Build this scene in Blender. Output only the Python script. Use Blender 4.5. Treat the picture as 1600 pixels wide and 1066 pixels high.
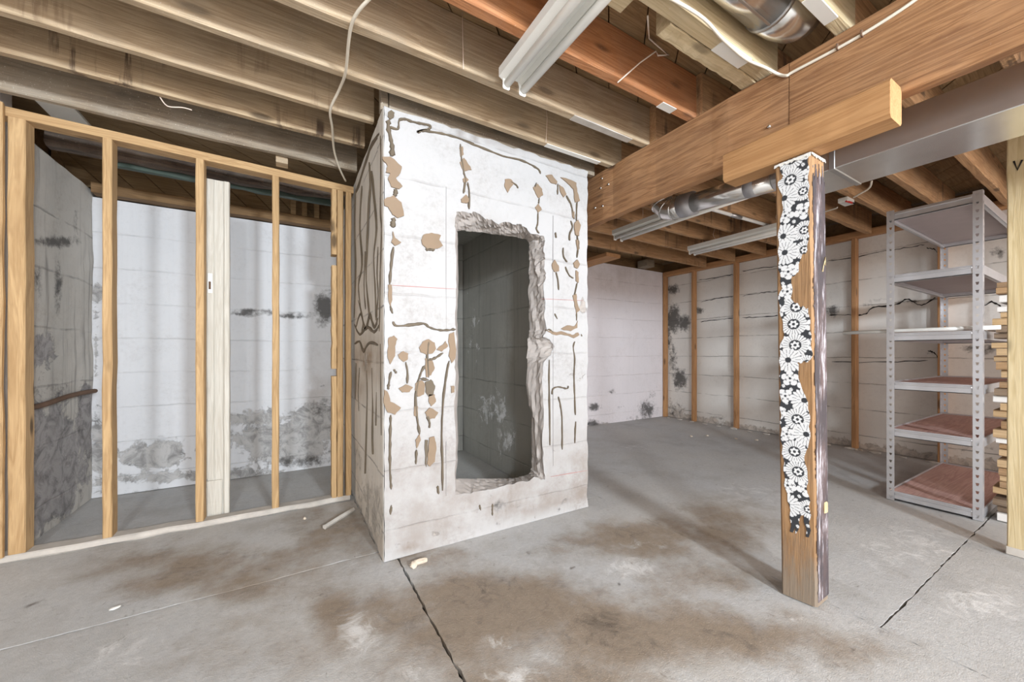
import bpy, bmesh, math, random
import numpy as np
from mathutils import Vector
from mathutils.geometry import delaunay_2d_cdt
random.seed(7); rng = np.random.default_rng(7)
for o in list(bpy.data.objects): bpy.data.objects.remove(o)
SC = bpy.context.scene; COL = SC.collection

# ---------------------------------------------------------------- camera
FPX, HOR, CAMH = 592.0, 552.0, 1.10
YAW = math.atan(350/592)
cam = bpy.data.cameras.new('camera'); camo = bpy.data.objects.new('camera', cam); COL.objects.link(camo)
camo.location = (0, 0, CAMH); camo.rotation_euler = (math.pi/2, 0, -YAW)
cam.sensor_width = 36; cam.lens = FPX/1600*36; cam.shift_y = (HOR-533)/1600; cam.clip_start = .02
SC.camera = camo
# ---------------------------------------------------------------- light
SC.view_settings.view_transform = 'Standard'; SC.view_settings.look = 'None'
SC.view_settings.gamma = 1; SC.view_settings.use_curve_mapping = False
SC.view_settings.exposure = -1.0
W = bpy.data.worlds.new('world'); SC.world = W; W.use_nodes = True
W.node_tree.nodes['Background'].inputs[0].default_value = (.8, .86, 1, 1)
W.node_tree.nodes['Background'].inputs[1].default_value = .3
def area(name, loc, rot, sx, sy, power, col):
    l = bpy.data.lights.new(name, 'AREA'); l.shape = 'RECTANGLE'; l.size = sx; l.size_y = sy
    l.energy = power; l.color = col
    o = bpy.data.objects.new(name, l); COL.objects.link(o); o.location = loc; o.rotation_euler = rot
    return o
R90 = math.pi/2
area('window_daylight', (1.05, -3.35, 2.1), (R90, 0, 0), .42, .4, 560, (.82, .91, 1))
area('window_daylight', (-.65, -3.35, 2.1), (R90, 0, 0), .42, .4, 340, (.84, .92, 1))
area('rear_fill_light', (-1.0, -3.3, 1.15), (R90, 0, -.1), 2.0, 1.5, 130, (1, .96, .93))  # unseen soft lamp, added to lift the ambient light
area('rear_fill_light', (3.9, -3.3, 1.1), (R90, 0, .25), 2.2, 1.6, 250, (1, .92, .90))  # second added fill, pinkish, brightens the right bay

# ---------------------------------------------------------------- pixel helpers
FW = np.array([math.sin(YAW), math.cos(YAW), 0]); RT = np.array([math.cos(YAW), -math.sin(YAW), 0])
EYE = np.array([0, 0, CAMH])
def ray(u, v): return FW+(u-800)/FPX*RT+np.array([0, 0, (HOR-v)/FPX])
def onz(u, v, z): d = ray(u, v); return EYE+(z-CAMH)/d[2]*d
def onx(u, v, x): d = ray(u, v); return EYE+x/d[0]*d
def ony(u, v, y): d = ray(u, v); return EYE+y/d[1]*d

# ---------------------------------------------------------------- object helpers
def tag(o, label=None, cat=None, group=None, kind=None):
    if label: o['label'] = label
    if cat: o['category'] = cat
    if group: o['group'] = group
    if kind: o['kind'] = kind
    return o
def empty(name, loc, label=None, cat=None, group=None, kind=None):
    o = bpy.data.objects.new(name, None); o.empty_display_size = .1; COL.objects.link(o); o.location = loc
    return tag(o, label, cat, group, kind)
def root_loc(p):
    v = Vector((0, 0, 0))
    while p: v += Vector(p.location); p = p.parent
    return v
def link(name, me, mat, parent=None, smooth=False, origin=None):
    if mat is not None:
        for m in (mat if isinstance(mat, (list, tuple)) else [mat]): me.materials.append(m)
    n = len(me.vertices); co = np.empty(n*3, 'f'); me.vertices.foreach_get('co', co); co = co.reshape(-1, 3)
    if parent is None:
        if origin is None:
            mn, mx = co.min(0), co.max(0); origin = ((mn[0]+mx[0])/2, (mn[1]+mx[1])/2, mn[2])
        off = np.array(origin, 'f')
    else: off = np.array(root_loc(parent), 'f')
    me.vertices.foreach_set('co', (co-off).ravel())
    if smooth: me.polygons.foreach_set('use_smooth', [True]*len(me.polygons))
    me.update()
    o = bpy.data.objects.new(name, me); COL.objects.link(o)
    if parent is None: o.location = origin
    else: o.parent = parent
    return o
def mesh(name, V, F, mat, parent=None, smooth=False, origin=None):
    me = bpy.data.meshes.new(name); me.from_pydata([tuple(map(float, v)) for v in V], [], F)
    return link(name, me, mat, parent, smooth, origin)
def from_bm(name, bm, mat, parent=None, smooth=False, origin=None):
    bmesh.ops.recalc_face_normals(bm, faces=bm.faces)
    me = bpy.data.meshes.new(name); bm.to_mesh(me); bm.free()
    return link(name, me, mat, parent, smooth, origin)
def bm_box(bm, x0, x1, y0, y1, z0, z1, bev=.003):
    vs = [bm.verts.new((x, y, z)) for x in (x0, x1) for y in (y0, y1) for z in (z0, z1)]
    fs = [bm.faces.new([vs[i] for i in q]) for q in ((0, 1, 3, 2), (4, 6, 7, 5), (0, 4, 5, 1), (2, 3, 7, 6), (0, 2, 6, 4), (1, 5, 7, 3))]
    if bev:
        es = list({e for f in fs for e in f.edges})
        bmesh.ops.bevel(bm, geom=es, offset=bev, segments=1, affect='EDGES')
def box(name, x0, x1, y0, y1, z0, z1, mat, parent=None, bev=.003):
    bm = bmesh.new(); bm_box(bm, x0, x1, y0, y1, z0, z1, bev); return from_bm(name, bm, mat, parent)
def timber(name, x0, x1, y0, y1, z0, z1, mat, parent=None, jit=.003, bev=.005, seg=14, top=None):
    """sawn timber: long axis cut in segments with slight wane and wobble, chamfered arrises"""
    d = (x1-x0, y1-y0, z1-z0); ax = int(np.argmax(d)); o = [i for i in range(3) if i != ax]
    lo = (x0, y0, z0); a, b = d[o[0]], d[o[1]]
    b1, b2 = min(bev, a*.3), min(bev, b*.3)
    prof = [(b1, 0), (a-b1, 0), (a, b2), (a, b-b2), (a-b1, b), (b1, b), (0, b-b2), (0, b2)]
    V = []; F = []
    w1 = rng.normal(0, jit, seg+1); w2 = rng.normal(0, jit, seg+1)
    w1[0] = w1[-1] = w2[0] = w2[-1] = 0
    for i in range(seg+1):
        t = i/seg
        for (p, q) in prof:
            c = [0, 0, 0]; c[ax] = lo[ax]+t*d[ax]
            c[o[0]] = lo[o[0]]+p+w1[i]*.6+rng.normal(0, jit*.3); c[o[1]] = lo[o[1]]+q+w2[i]*.4+rng.normal(0, jit*.3)
            if top is not None: c[0] += top[0]*t; c[1] += top[1]*t
            V.append(c)
    for i in range(seg):
        for k in range(8):
            k2 = (k+1) % 8; F.append((i*8+k, i*8+k2, i*8+8+k2, i*8+8+k))
    F.append(tuple(range(7, -1, -1))); F.append(tuple(seg*8+k for k in range(8)))
    bm = bmesh.new(); bv = [bm.verts.new(c) for c in V]
    for f in F: bm.faces.new([bv[i] for i in f])
    return from_bm(name, bm, mat, parent)
def tube_data(P, r, n=8, cap=True):
    P = [np.array(p, float) for p in P]; V = []; F = []
    up = np.array([0.13, 0.21, .97])
    for i, p in enumerate(P):
        t = P[min(i+1, len(P)-1)]-P[max(i-1, 0)]; t /= np.linalg.norm(t)+1e-9
        a = np.cross(t, up)
        if np.linalg.norm(a) < .05: a = np.cross(t, [1, 0, 0])
        a /= np.linalg.norm(a); b = np.cross(t, a); up = np.cross(a, t) if abs(t[2]) < .9 else up
        rr = r[i] if isinstance(r, (list, tuple)) else r
        for k in range(n):
            an = 2*math.pi*k/n; V.append(p+rr*(math.cos(an)*a+math.sin(an)*b))
    for i in range(len(P)-1):
        for k in range(n):
            k2 = (k+1) % n; F.append((i*n+k, i*n+k2, i*n+n+k2, i*n+n+k))
    if cap: F.append(tuple(range(n-1, -1, -1))); F.append(tuple((len(P)-1)*n+k for k in range(n)))
    return V, F
def tube(name, P, r, mat, parent=None, n=8, smooth=True):
    V, F = tube_data(P, r, n)
    bm = bmesh.new(); bv = [bm.verts.new(tuple(v)) for v in V]
    for f in F: bm.faces.new([bv[i] for i in f])
    return from_bm(name, bm, mat, parent, smooth)
def spline(P, k=6):
    P = [np.array(p, float) for p in P]; Q = [P[0]]+P+[P[-1]]; out = []
    for i in range(1, len(Q)-2):
        for j in range(k):
            t = j/k; a, b, c, d = Q[i-1], Q[i], Q[i+1], Q[i+2]
            out.append(.5*((2*b)+(c-a)*t+(2*a-5*b+4*c-d)*t*t+(3*b-a-3*c+d)*t**3))
    out.append(P[-1]); return out

# ---------------------------------------------------------------- materials
class N:
    def __init__(s, name):
        s.m = bpy.data.materials.new(name); s.m.use_nodes = True; s.t = s.m.node_tree; s.b = s.t.nodes['Principled BSDF']
        s.tc = s.t.nodes.new('ShaderNodeTexCoord')
    def l(s, a, b): s.t.links.new(a, b)
    def put(s, sock, v):
        if hasattr(v, 'is_linked'): s.l(v, sock)
        elif isinstance(v, tuple) and len(v) == 3 and sock.type == 'RGBA': sock.default_value = (*v, 1)
        else: sock.default_value = v
    def math(s, op, a, b=0.0, c=0.0, clamp=False):
        n = s.t.nodes.new('ShaderNodeMath'); n.operation = op; n.use_clamp = clamp
        for i, v in enumerate((a, b, c)): s.put(n.inputs[i], v)
        return n.outputs[0]
    def coord(s, scale=(1, 1, 1), seed=True):
        v = s.tc.outputs['Object']
        if seed:
            oi = s.t.nodes.new('ShaderNodeObjectInfo'); k = s.math('MULTIPLY', oi.outputs['Random'], 37.)
            a = s.t.nodes.new('ShaderNodeVectorMath'); a.operation = 'ADD'; s.l(v, a.inputs[0]); s.l(k, a.inputs[1]); v = a.outputs[0]
        mp = s.t.nodes.new('ShaderNodeMapping'); mp.inputs['Scale'].default_value = scale; s.l(v, mp.inputs[0]); return mp.outputs[0]
    def noise(s, co, scale, detail=5, rough=.6, dist=0):
        n = s.t.nodes.new('ShaderNodeTexNoise'); n.inputs['Scale'].default_value = scale; n.inputs['Detail'].default_value = detail
        n.inputs['Roughness'].default_value = rough; n.inputs['Distortion'].default_value = dist; s.l(co, n.inputs[0]); return n.outputs[0]
    def vor(s, co, scale):
        n = s.t.nodes.new('ShaderNodeTexVoronoi'); n.inputs['Scale'].default_value = scale; s.l(co, n.inputs[0]); return n.outputs['Distance']
    def step(s, v, a, b):
        n = s.t.nodes.new('ShaderNodeMapRange'); n.interpolation_type = 'SMOOTHSTEP'
        s.l(v, n.inputs[0]); n.inputs[1].default_value = a; n.inputs[2].default_value = b; return n.outputs[0]
    def mix(s, f, a, b):
        n = s.t.nodes.new('ShaderNodeMix'); n.data_type = 'RGBA'; s.put(n.inputs[0], f); s.put(n.inputs[6], a); s.put(n.inputs[7], b); return n.outputs[2]
    def bump(s, h, dist=.004, strength=.6):
        n = s.t.nodes.new('ShaderNodeBump'); n.inputs['Distance'].default_value = dist; n.inputs['Strength'].default_value = strength
        s.l(h, n.inputs['Height']); s.l(n.outputs[0], s.b.inputs['Normal'])
    def mask(s):
        a = s.t.nodes.new('ShaderNodeAttribute'); a.attribute_name = 'mask'
        x = s.t.nodes.new('ShaderNodeSeparateColor'); s.l(a.outputs['Color'], x.inputs[0]); return x.outputs
    def done(s, col, rough=.85, metal=0.0):
        s.put(s.b.inputs['Base Color'], col); s.put(s.b.inputs['Roughness'], rough); s.b.inputs['Metallic'].default_value = metal
        return s.m
def plain(name, col, rough=.6, metal=0.0, var=.12):
    n = N(name); f = n.noise(n.coord(), 9, 4)
    return n.done(n.mix(f, tuple(c*(1-var) for c in col), tuple(min(1, c*(1+var)) for c in col)), rough, metal)
def wood(name, dark, light, axis, dust=0.0, knots=1.0, stain=0.0, stain_col=(.05, .025, .015), dirt_base=False):
    n = N(name); ai = 'XYZ'.index(axis)
    def sc(long, cross): v = [cross]*3; v[ai] = long; return tuple(v)
    a = n.noise(n.coord(sc(.55, 9)), 1.6, 4, .55, 1.3)
    rings = n.math('FRACT', n.math('MULTIPLY', a, 7))
    rings = n.math('ABSOLUTE', n.math('SUBTRACT', rings, .5))
    fine = n.noise(n.coord(sc(2.2, 90)), 1.5, 4, .7)
    f = n.math('ADD', n.math('MULTIPLY', rings, 1.0), n.math('MULTIPLY', n.math('SUBTRACT', fine, .5), .9))
    big = n.noise(n.coord(sc(1.2, 3)), 1.5, 3)
    f = n.math('ADD', f, n.math('MULTIPLY', n.math('SUBTRACT', big, .35), .9), clamp=True)
    c = n.mix(f, dark, light)
    if knots:
        v = n.vor(n.coord(sc(2.1, 6.5)), 1.0)
        c = n.mix(n.math('MULTIPLY', n.step(v, .16, .06), .8*knots), c, tuple(x*.3 for x in dark))
    if stain:
        st = n.noise(n.coord((11, 11, .8) if axis != 'Z' else (6, 6, 1.2)), 1.3, 5, .7)
        pl = n.noise(n.coord((1.1, 1.1, 1.1)), 1.7, 3)
        sm = n.math('MULTIPLY', n.step(st, .5, .6), n.step(pl, .5, .62)); c = n.mix(n.math('MULTIPLY', sm, stain), c, stain_col)
    if dust:
        d1 = n.noise(n.coord(), 5, 4); d2 = n.noise(n.coord(), 170, 2)
        c = n.mix(n.math('MULTIPLY', n.step(d1, .35, .7), .55*dust), c, (.33, .29, .23))
        c = n.mix(n.math('MULTIPLY', n.step(d2, .66, .74), .8*dust), c, (.75, .71, .62))
    if dirt_base:
        sx = n.t.nodes.new('ShaderNodeSeparateXYZ'); n.l(n.tc.outputs['Object'], sx.inputs[0])
        k = n.math('ADD', sx.outputs[2], n.math('MULTIPLY', n.math('SUBTRACT', n.noise(n.coord((25, 25, 4), False), 1.5, 5, .7), .5), .5))
        c = n.mix(n.math('MULTIPLY', n.step(k, .32, .05), .8), c, (.22, .185, .145))
    n.bump(f, .002, .5)
    return n.done(c, .8)
def concrete(name, paint, bare, lines=0.0, line_k=.75, grime=.3, streak=0.0, paint_var=.15, line_col=(.2, .19, .18), mold=(.07, .065, .06), brown=(.23, .15, .09)):
    n = N(name); co = n.coord(seed=False); m = n.mask()
    n1 = n.noise(co, 5, 9, .65); n2 = n.noise(co, 38, 5, .7); n3 = n.noise(co, 1.3, 3)
    c = n.mix(n3, tuple(x*(1-paint_var) for x in paint), paint)
    c = n.mix(n.math('MULTIPLY', n.step(n2, .55, .75), .25), c, tuple(x*.7 for x in paint))
    if streak:
        s = n.noise(n.coord((14, 14, .5), False), 1.5, 5, .65); c = n.mix(n.math('MULTIPLY', n.step(s, .5, .72), streak), c, mold)
    g1 = n.noise(co, 2.6, 8, .7, .6); c = n.mix(n.math('MULTIPLY', n.math('MULTIPLY', n.step(g1, .42, .72), n.step(n2, .3, .7)), grime), c, tuple(x*.62*k_ for x, k_ in zip(paint, (1, .93, .88))))
    h = n.math('MULTIPLY', n1, .3)
    if lines:
        sx = n.t.nodes.new('ShaderNodeSeparateXYZ'); n.l(n.tc.outputs['Object'], sx.inputs[0])
        z = n.math('ADD', n.math('DIVIDE', sx.outputs[2], lines), n.math('MULTIPLY', n.math('SUBTRACT', n.noise(n.coord((1.5, 1.5, .1), False), 2, 4), .5), .12))
        f = n.math('ABSOLUTE', n.math('SUBTRACT', n.math('FRACT', z), .5))
        ln = n.math('MULTIPLY', n.step(f, .027, .004), n.step(n1, .34, .6)); c = n.mix(n.math('MULTIPLY', ln, line_k), c, line_col)
        h = n.math('SUBTRACT', h, n.math('MULTIPLY', ln, .5))
    b = n.mix(n2, tuple(x*.6 for x in bare), tuple(min(1, x*1.25) for x in bare))
    b = n.mix(n.step(n.noise(co, 9, 8, .7, 1.), .4, .65), tuple(min(1, x*1.45) for x in bare), n.mix(n2, tuple(x*.5 for x in bare), bare))
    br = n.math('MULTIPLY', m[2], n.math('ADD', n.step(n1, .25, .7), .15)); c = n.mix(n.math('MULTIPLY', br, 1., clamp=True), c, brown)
    R = n.step(n.math('ADD', m[0], n.math('MULTIPLY', n.math('SUBTRACT', n.noise(co, 6.5, 10, .72, .5), .5), 1.9)), .40, .56)
    c = n.mix(R, c, b); h = n.math('SUBTRACT', h, n.math('MULTIPLY', R, .35))
    G = n.math('ADD', m[1], n.math('MULTIPLY', n.math('SUBTRACT', n.noise(co, 13, 7, .75), .5), 1.6)); G = n.math('MULTIPLY', n.step(G, .35, .85), n.step(m[1], .03, .3))
    c = n.mix(n.math('MULTIPLY', G, .9), c, mold)
    n.bump(n.math('ADD', h, n.math('MULTIPLY', n2, .12)), .012, .7)
    return n.done(c, .9)
def floor_mat(name):
    n = N(name); co = n.tc.outputs['Object']; m = n.mask()
    geo = n.t.nodes.new('ShaderNodeNewGeometry'); co = geo.outputs['Position']
    n1 = n.noise(co, 3.2, 9, .65); n2 = n.noise(co, 45, 6, .75); n3 = n.noise(co, 210, 3, .6); n4 = n.noise(co, .9, 4)
    c = n.mix(n2, (.36, .358, .352), (.60, .598, .592)); c = n.mix(n.math('MULTIPLY', n.step(n1, .42, .68), .65), c, (.36, .345, .325))
    c = n.mix(n.step(n4, .35, .7), c, n.mix(n2, (.38, .365, .34), (.62, .605, .58)))
    n5 = n.noise(co, 8, 8, .72, 1.2); n6 = n.noise(co, 22, 6, .7, .8)
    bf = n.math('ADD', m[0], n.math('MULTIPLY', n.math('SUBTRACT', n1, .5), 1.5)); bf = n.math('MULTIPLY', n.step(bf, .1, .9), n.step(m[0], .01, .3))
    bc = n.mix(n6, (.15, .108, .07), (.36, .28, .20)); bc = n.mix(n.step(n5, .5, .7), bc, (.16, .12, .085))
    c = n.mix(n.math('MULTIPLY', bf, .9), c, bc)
    wf = n.math('ADD', m[1], n.math('MULTIPLY', n.math('SUBTRACT', n5, .5), 2.6)); wf = n.math('MULTIPLY', n.step(wf, .35, 1.1), n.step(m[1], .05, .5))
    c = n.mix(n.math('MULTIPLY', wf, .75), c, (.78, .77, .75))
    df = n.math('ADD', m[2], n.math('MULTIPLY', n.math('SUBTRACT', n5, .5), 1.1)); df = n.math('MULTIPLY', n.step(df, .3, .9), n.step(m[2], .02, .3))
    c = n.mix(n.math('MULTIPLY', df, .85), c, (.085, .062, .045))
    c = n.mix(n.math('MULTIPLY', n.step(n3, .62, .74), .5), c, (.70, .66, .60))
    c = n.mix(n.math('MULTIPLY', n.step(n6, .60, .72), .55), c, (.17, .14, .11))
    c = n.mix(n.math('MULTIPLY', n.step(n.noise(co, 13, 7, .7), .60, .74), .5), c, (.24, .20, .165))
    n.bump(n.math('ADD', n.math('MULTIPLY', n2, .3), n.math('MULTIPLY', n3, .15)), .012, .8)
    return n.done(c, n.mix(n1, (.62,)*3, (.85,)*3))
def metal(name, col, rough=.35, met=.9):
    n = N(name); a = n.noise(n.coord(), 14, 5); d = n.noise(n.coord(), 3, 3)
    c = n.mix(a, tuple(x*.8 for x in col), col)
    return n.done(c, n.mix(d, (rough*.7,)*3, (rough*1.3,)*3), met)

M = {}
M['stud'] = wood('stud_pine', (.37, .225, .10), (.62, .42, .215), 'Z', knots=1.2)
M['studp'] = wood('plate_pine', (.36, .215, .095), (.60, .40, .20), 'X', knots=.8)
M['studr'] = wood('stud_brown', (0.338, 0.169, 0.072), (0.598, 0.325, 0.143), 'Z', knots=1)
M['studry'] = wood('plate_brown', (0.338, 0.169, 0.072), (0.598, 0.325, 0.143), 'Y', knots=1)
M['sill'] = plain('painted_sill_wood', (.50, .46, .41), .85, var=.4)
M['joist_pale'] = wood('joist_pale', (0.338, 0.240, 0.143), (0.611, 0.481, 0.325), 'X', dust=.55, knots=.8)
M['joist_tan'] = wood('joist_tan', (0.350, 0.250, 0.150), (0.625, 0.488, 0.325), 'X', dust=.35, knots=1, stain=.5, stain_col=(.12, .06, .03))
M['joist_stain'] = wood('joist_stained', (0.286, 0.195, 0.111), (0.546, 0.416, 0.260), 'X', dust=.3, stain=.95, stain_col=(.06, .03, .015))
M['joist_grey'] = wood('joist_grey_dusty', (0.189, 0.145, 0.102), (0.377, 0.304, 0.217), 'X', dust=1.0, knots=.5)
M['joist_red'] = wood('joist_red', (0.364, 0.137, 0.046), (0.611, 0.280, 0.117), 'X', dust=.25, knots=1)
M['joist_new'] = wood('joist_light', (.44, .33, .18), (.68, .55, .35), 'X', dust=.3, knots=.8)
M['joist_bay'] = wood('joist_bay', (0.319, 0.167, 0.072), (0.623, 0.377, 0.189), 'X', dust=.2, stain=.7, stain_col=(.05, .025, .015))
M['charred'] = wood('charred_wood', (.02, .013, .01), (.12, .075, .05), 'X', dust=.25)
M['beam'] = wood('beam_fir', (.19, .082, .03), (.46, .245, .11), 'Y', dust=.12, knots=1.2)
M['cap'] = wood('cap_fir', (0.340, 0.165, 0.060), (0.520, 0.290, 0.125), 'Y', knots=.8)
M['post'] = wood('post_fir', (.22, .115, .048), (.42, .24, .108), 'Z', dust=.12, knots=.6, dirt_base=True)
M['yellow'] = wood('post_yellow', (.46, .345, .175), (.66, .54, .33), 'Z', knots=.9)
M['sub'] = wood('subfloor_boards', (0.208, 0.124, 0.052), (0.429, 0.286, 0.143), 'X', knots=.6, dust=.2)
M['subsill'] = wood('sill_brown', (0.144, 0.078, 0.030), (0.288, 0.174, 0.078), 'X', knots=.5)
M['galv'] = metal('galvanized', (.86, .86, .84), .22)
M['galv_dull'] = metal('galvanized_dull', (.55, .55, .55), .42)
M['shelfmetal'] = metal('shelf_steel', (.70, .70, .72), .35, .65)
M['board'] = wood('particle_board', (0.468, 0.260, 0.221), (0.715, 0.468, 0.403), 'X', knots=0, dust=.15)
M['board_grey'] = plain('shelf_underside', (.40, .34, .335), .6, var=.12)
M['white'] = plain('white_enamel', (.80, .79, .74), .4, var=.04)
M['tubew'] = plain('lamp_glass', (.86, .85, .80), .25, var=.03)
M['cable'] = plain('cable_white', (.74, .67, .55), .5, var=.08)
M['wire'] = plain('thin_wire', (.72, .60, .50), .5)
M['dark'] = plain('dark_hole', (.015, .013, .012), .9)
M['glue'] = plain('dried_glue', (.12, .092, .06), .7, var=.4)
M['tan'] = plain('torn_paper', (.25, .18, .12), .9, var=.13)
M['wire_red'] = plain('red_plastic', (.6, .03, .02), .5)
M['pink'] = plain('pencil_red', (.45, .16, .14), .9)
M['pencil'] = plain('pencil_grey', (.33, .31, .30), .9)
M['rust'] = plain('rust', (.15, .085, .05), .9, var=.5)
M['green'] = plain('green_paint', (.035, .055, .042), .6, var=.3)
M['door_white'] = wood('old_white_paint', (.50, .46, .39), (.66, .63, .56), 'Z', knots=0)
M['tape'] = metal('foil_tape', (.5, .5, .52), .5, .6)
M['chunk'] = plain('mortar_chunk', (.62, .53, .42), .9, var=.2)
M['floor'] = floor_mat('floor_concrete')
M['w_front'] = concrete('paint_white', (.47, .463, .457), (.30, .27, .245), grime=.75, lines=.315, line_k=.4, paint_var=.08, line_col=(.36, .335, .32), brown=(.24, .195, .16))
M['w_side'] = concrete('paint_side', (0.713, 0.667, 0.598), (0.414, 0.380, 0.333), lines=.3, streak=.25, brown=(.30, .22, .15))
M['w_recess_b'] = concrete('paint_recess', (.72, .72, .73), (.33, .32, .31), lines=.27, line_k=.3, line_col=(.5, .49, .49), streak=.04)
M['w_recess_l'] = concrete('paint_recess_left', (0.575, 0.552, 0.506), (0.253, 0.241, 0.236), lines=.36, line_k=.5, streak=.6, grime=.6)
M['w_far'] = concrete('paint_far', (0.874, 0.818, 0.829), (0.403, 0.370, 0.358), lines=.30, line_k=.35, line_col=(.55, .5, .5), streak=.04)
M['w_right'] = concrete('paint_right', (0.851, 0.816, 0.759), (0.437, 0.391, 0.345), lines=.3, line_k=.6, line_col=(.16, .14, .13))
M['w_bare'] = concrete('bare_concrete', (0.567, 0.560, 0.513), (0.756, 0.743, 0.689), lines=.33, line_k=.3, streak=.3, paint_var=.4, grime=.6, line_col=(.1, .1, .09))
M['w_rear'] = plain('rear_wall', (.70, .66, .63), .9)
M['rough'] = plain('broken_concrete', (.43, .39, .36), .95, var=.3)
def dark_paint(name):
    n = N(name); s = n.noise(n.coord((38, 38, 3.5)), 1.4, 7, .75); b = n.noise(n.coord((5, 5, 2)), 2, 4)
    c = n.mix(n.step(b, .4, .65), (.045, .037, .043), (.10, .065, .062))
    c = n.mix(n.step(n.math('ADD', s, n.math('MULTIPLY', n.math('SUBTRACT', b, .5), .5)), .52, .68), c, (.55, .53, .57)); n.bump(s, .002, .4)
    return n.done(c, .55)
M['darkpaint'] = dark_paint('scuffed_dark_paint')
def wallpaper(name):
    n = N(name); a = n.t.nodes.new('ShaderNodeAttribute'); a.attribute_name = 'print'; return n.done(a.outputs['Color'], .75)
M['paper'] = wallpaper('floral_paper')

# ---------------------------------------------------------------- masked grids
def blob_mask(P2, plane, blobs):
    """P2 (n,2) plane coords; blobs (channel,u,v,ru,rv,strength) given in photo pixels on that plane"""
    out = np.zeros((len(P2), 3))
    for ch, u, v, ru, rv, s in blobs:
        c = plane(u, v); a = plane(u+ru, v)-c; b = plane(u, v+rv)-c
        A = np.array([a, b]).T; w = np.linalg.solve(A, (P2-c).T)
        k = s*np.exp(-(w**2).sum(0)*1.1); out[:, ch] = np.maximum(out[:, ch], k)
    return out
def set_mask(o, arr, name='mask'):
    me = o.data; at = me.color_attributes.new(name, 'FLOAT_COLOR', 'POINT')
    at.data.foreach_set('color', np.concatenate([arr, np.ones((len(arr), 1))], 1).astype('f').ravel())
def lownoise(p, seed=0, scale=1.0):
    r = np.random.default_rng(seed); v = np.zeros(len(p))
    for k in range(10):
        w = r.normal(0, 1, 2)*scale*(1+k*.7); v += np.sin(p@w+r.uniform(0, 6.3))/(1+k*.7)
    return v/2.5
def slab_wall(name, axis, c, a0, a1, z0, z1, th, mat, blobs=(), parent=None, res=.04, bumpy=.004, seed=1, extra=None):
    """wall facing -axis side at coordinate c, thickness th away from the camera; front is a displaced grid with stain masks"""
    na = max(2, int((a1-a0)/res)); nz = max(2, int((z1-z0)/res))
    A, Z = np.meshgrid(np.linspace(a0, a1, na+1), np.linspace(z0, z1, nz+1)); P = np.stack([A.ravel(), Z.ravel()], 1)
    d = bumpy*lownoise(P, seed, 3)
    sg = 1 if th > 0 else -1
    front = np.full(len(P), c)+d
    def mk(n0): return np.stack([n0, P[:, 0], P[:, 1]], 1) if axis == 'x' else np.stack([P[:, 0], n0, P[:, 1]], 1)
    V = mk(front); W_ = na+1
    F = [(j*W_+i, j*W_+i+1, (j+1)*W_+i+1, (j+1)*W_+i) for j in range(nz) for i in range(na)]
    loop = [i for i in range(na+1)]+[j*W_+na for j in range(1, nz+1)]+[nz*W_+i for i in range(na-1, -1, -1)]+[j*W_ for j in range(nz-1, 0, -1)]
    B = mk(np.full(len(P), c+th))[loop]; nb = len(V); V = np.concatenate([V, B])
    for k in range(len(loop)):
        k2 = (k+1) % len(loop); F.append((loop[k], nb+k, nb+k2, loop[k2]))
    F.append(tuple(nb+k for k in range(len(loop))))
    bm = bmesh.new(); bv = [bm.verts.new(tuple(v)) for v in V]
    for f in F: bm.faces.new([bv[i] for i in f])
    o = from_bm(name, bm, mat, parent)
    pl = (lambda u, v: onx(u, v, c)[[1, 2]]) if axis == 'x' else (lambda u, v: ony(u, v, c)[[0, 2]])
    allP = np.concatenate([P, P[loop]]); mk_ = blob_mask(allP, pl, blobs)
    if extra is not None: mk_ = np.maximum(mk_, extra(allP))
    set_mask(o, mk_); return o

# ================================================================ SETTING
R_, G_, B_ = 0, 1, 2
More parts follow.
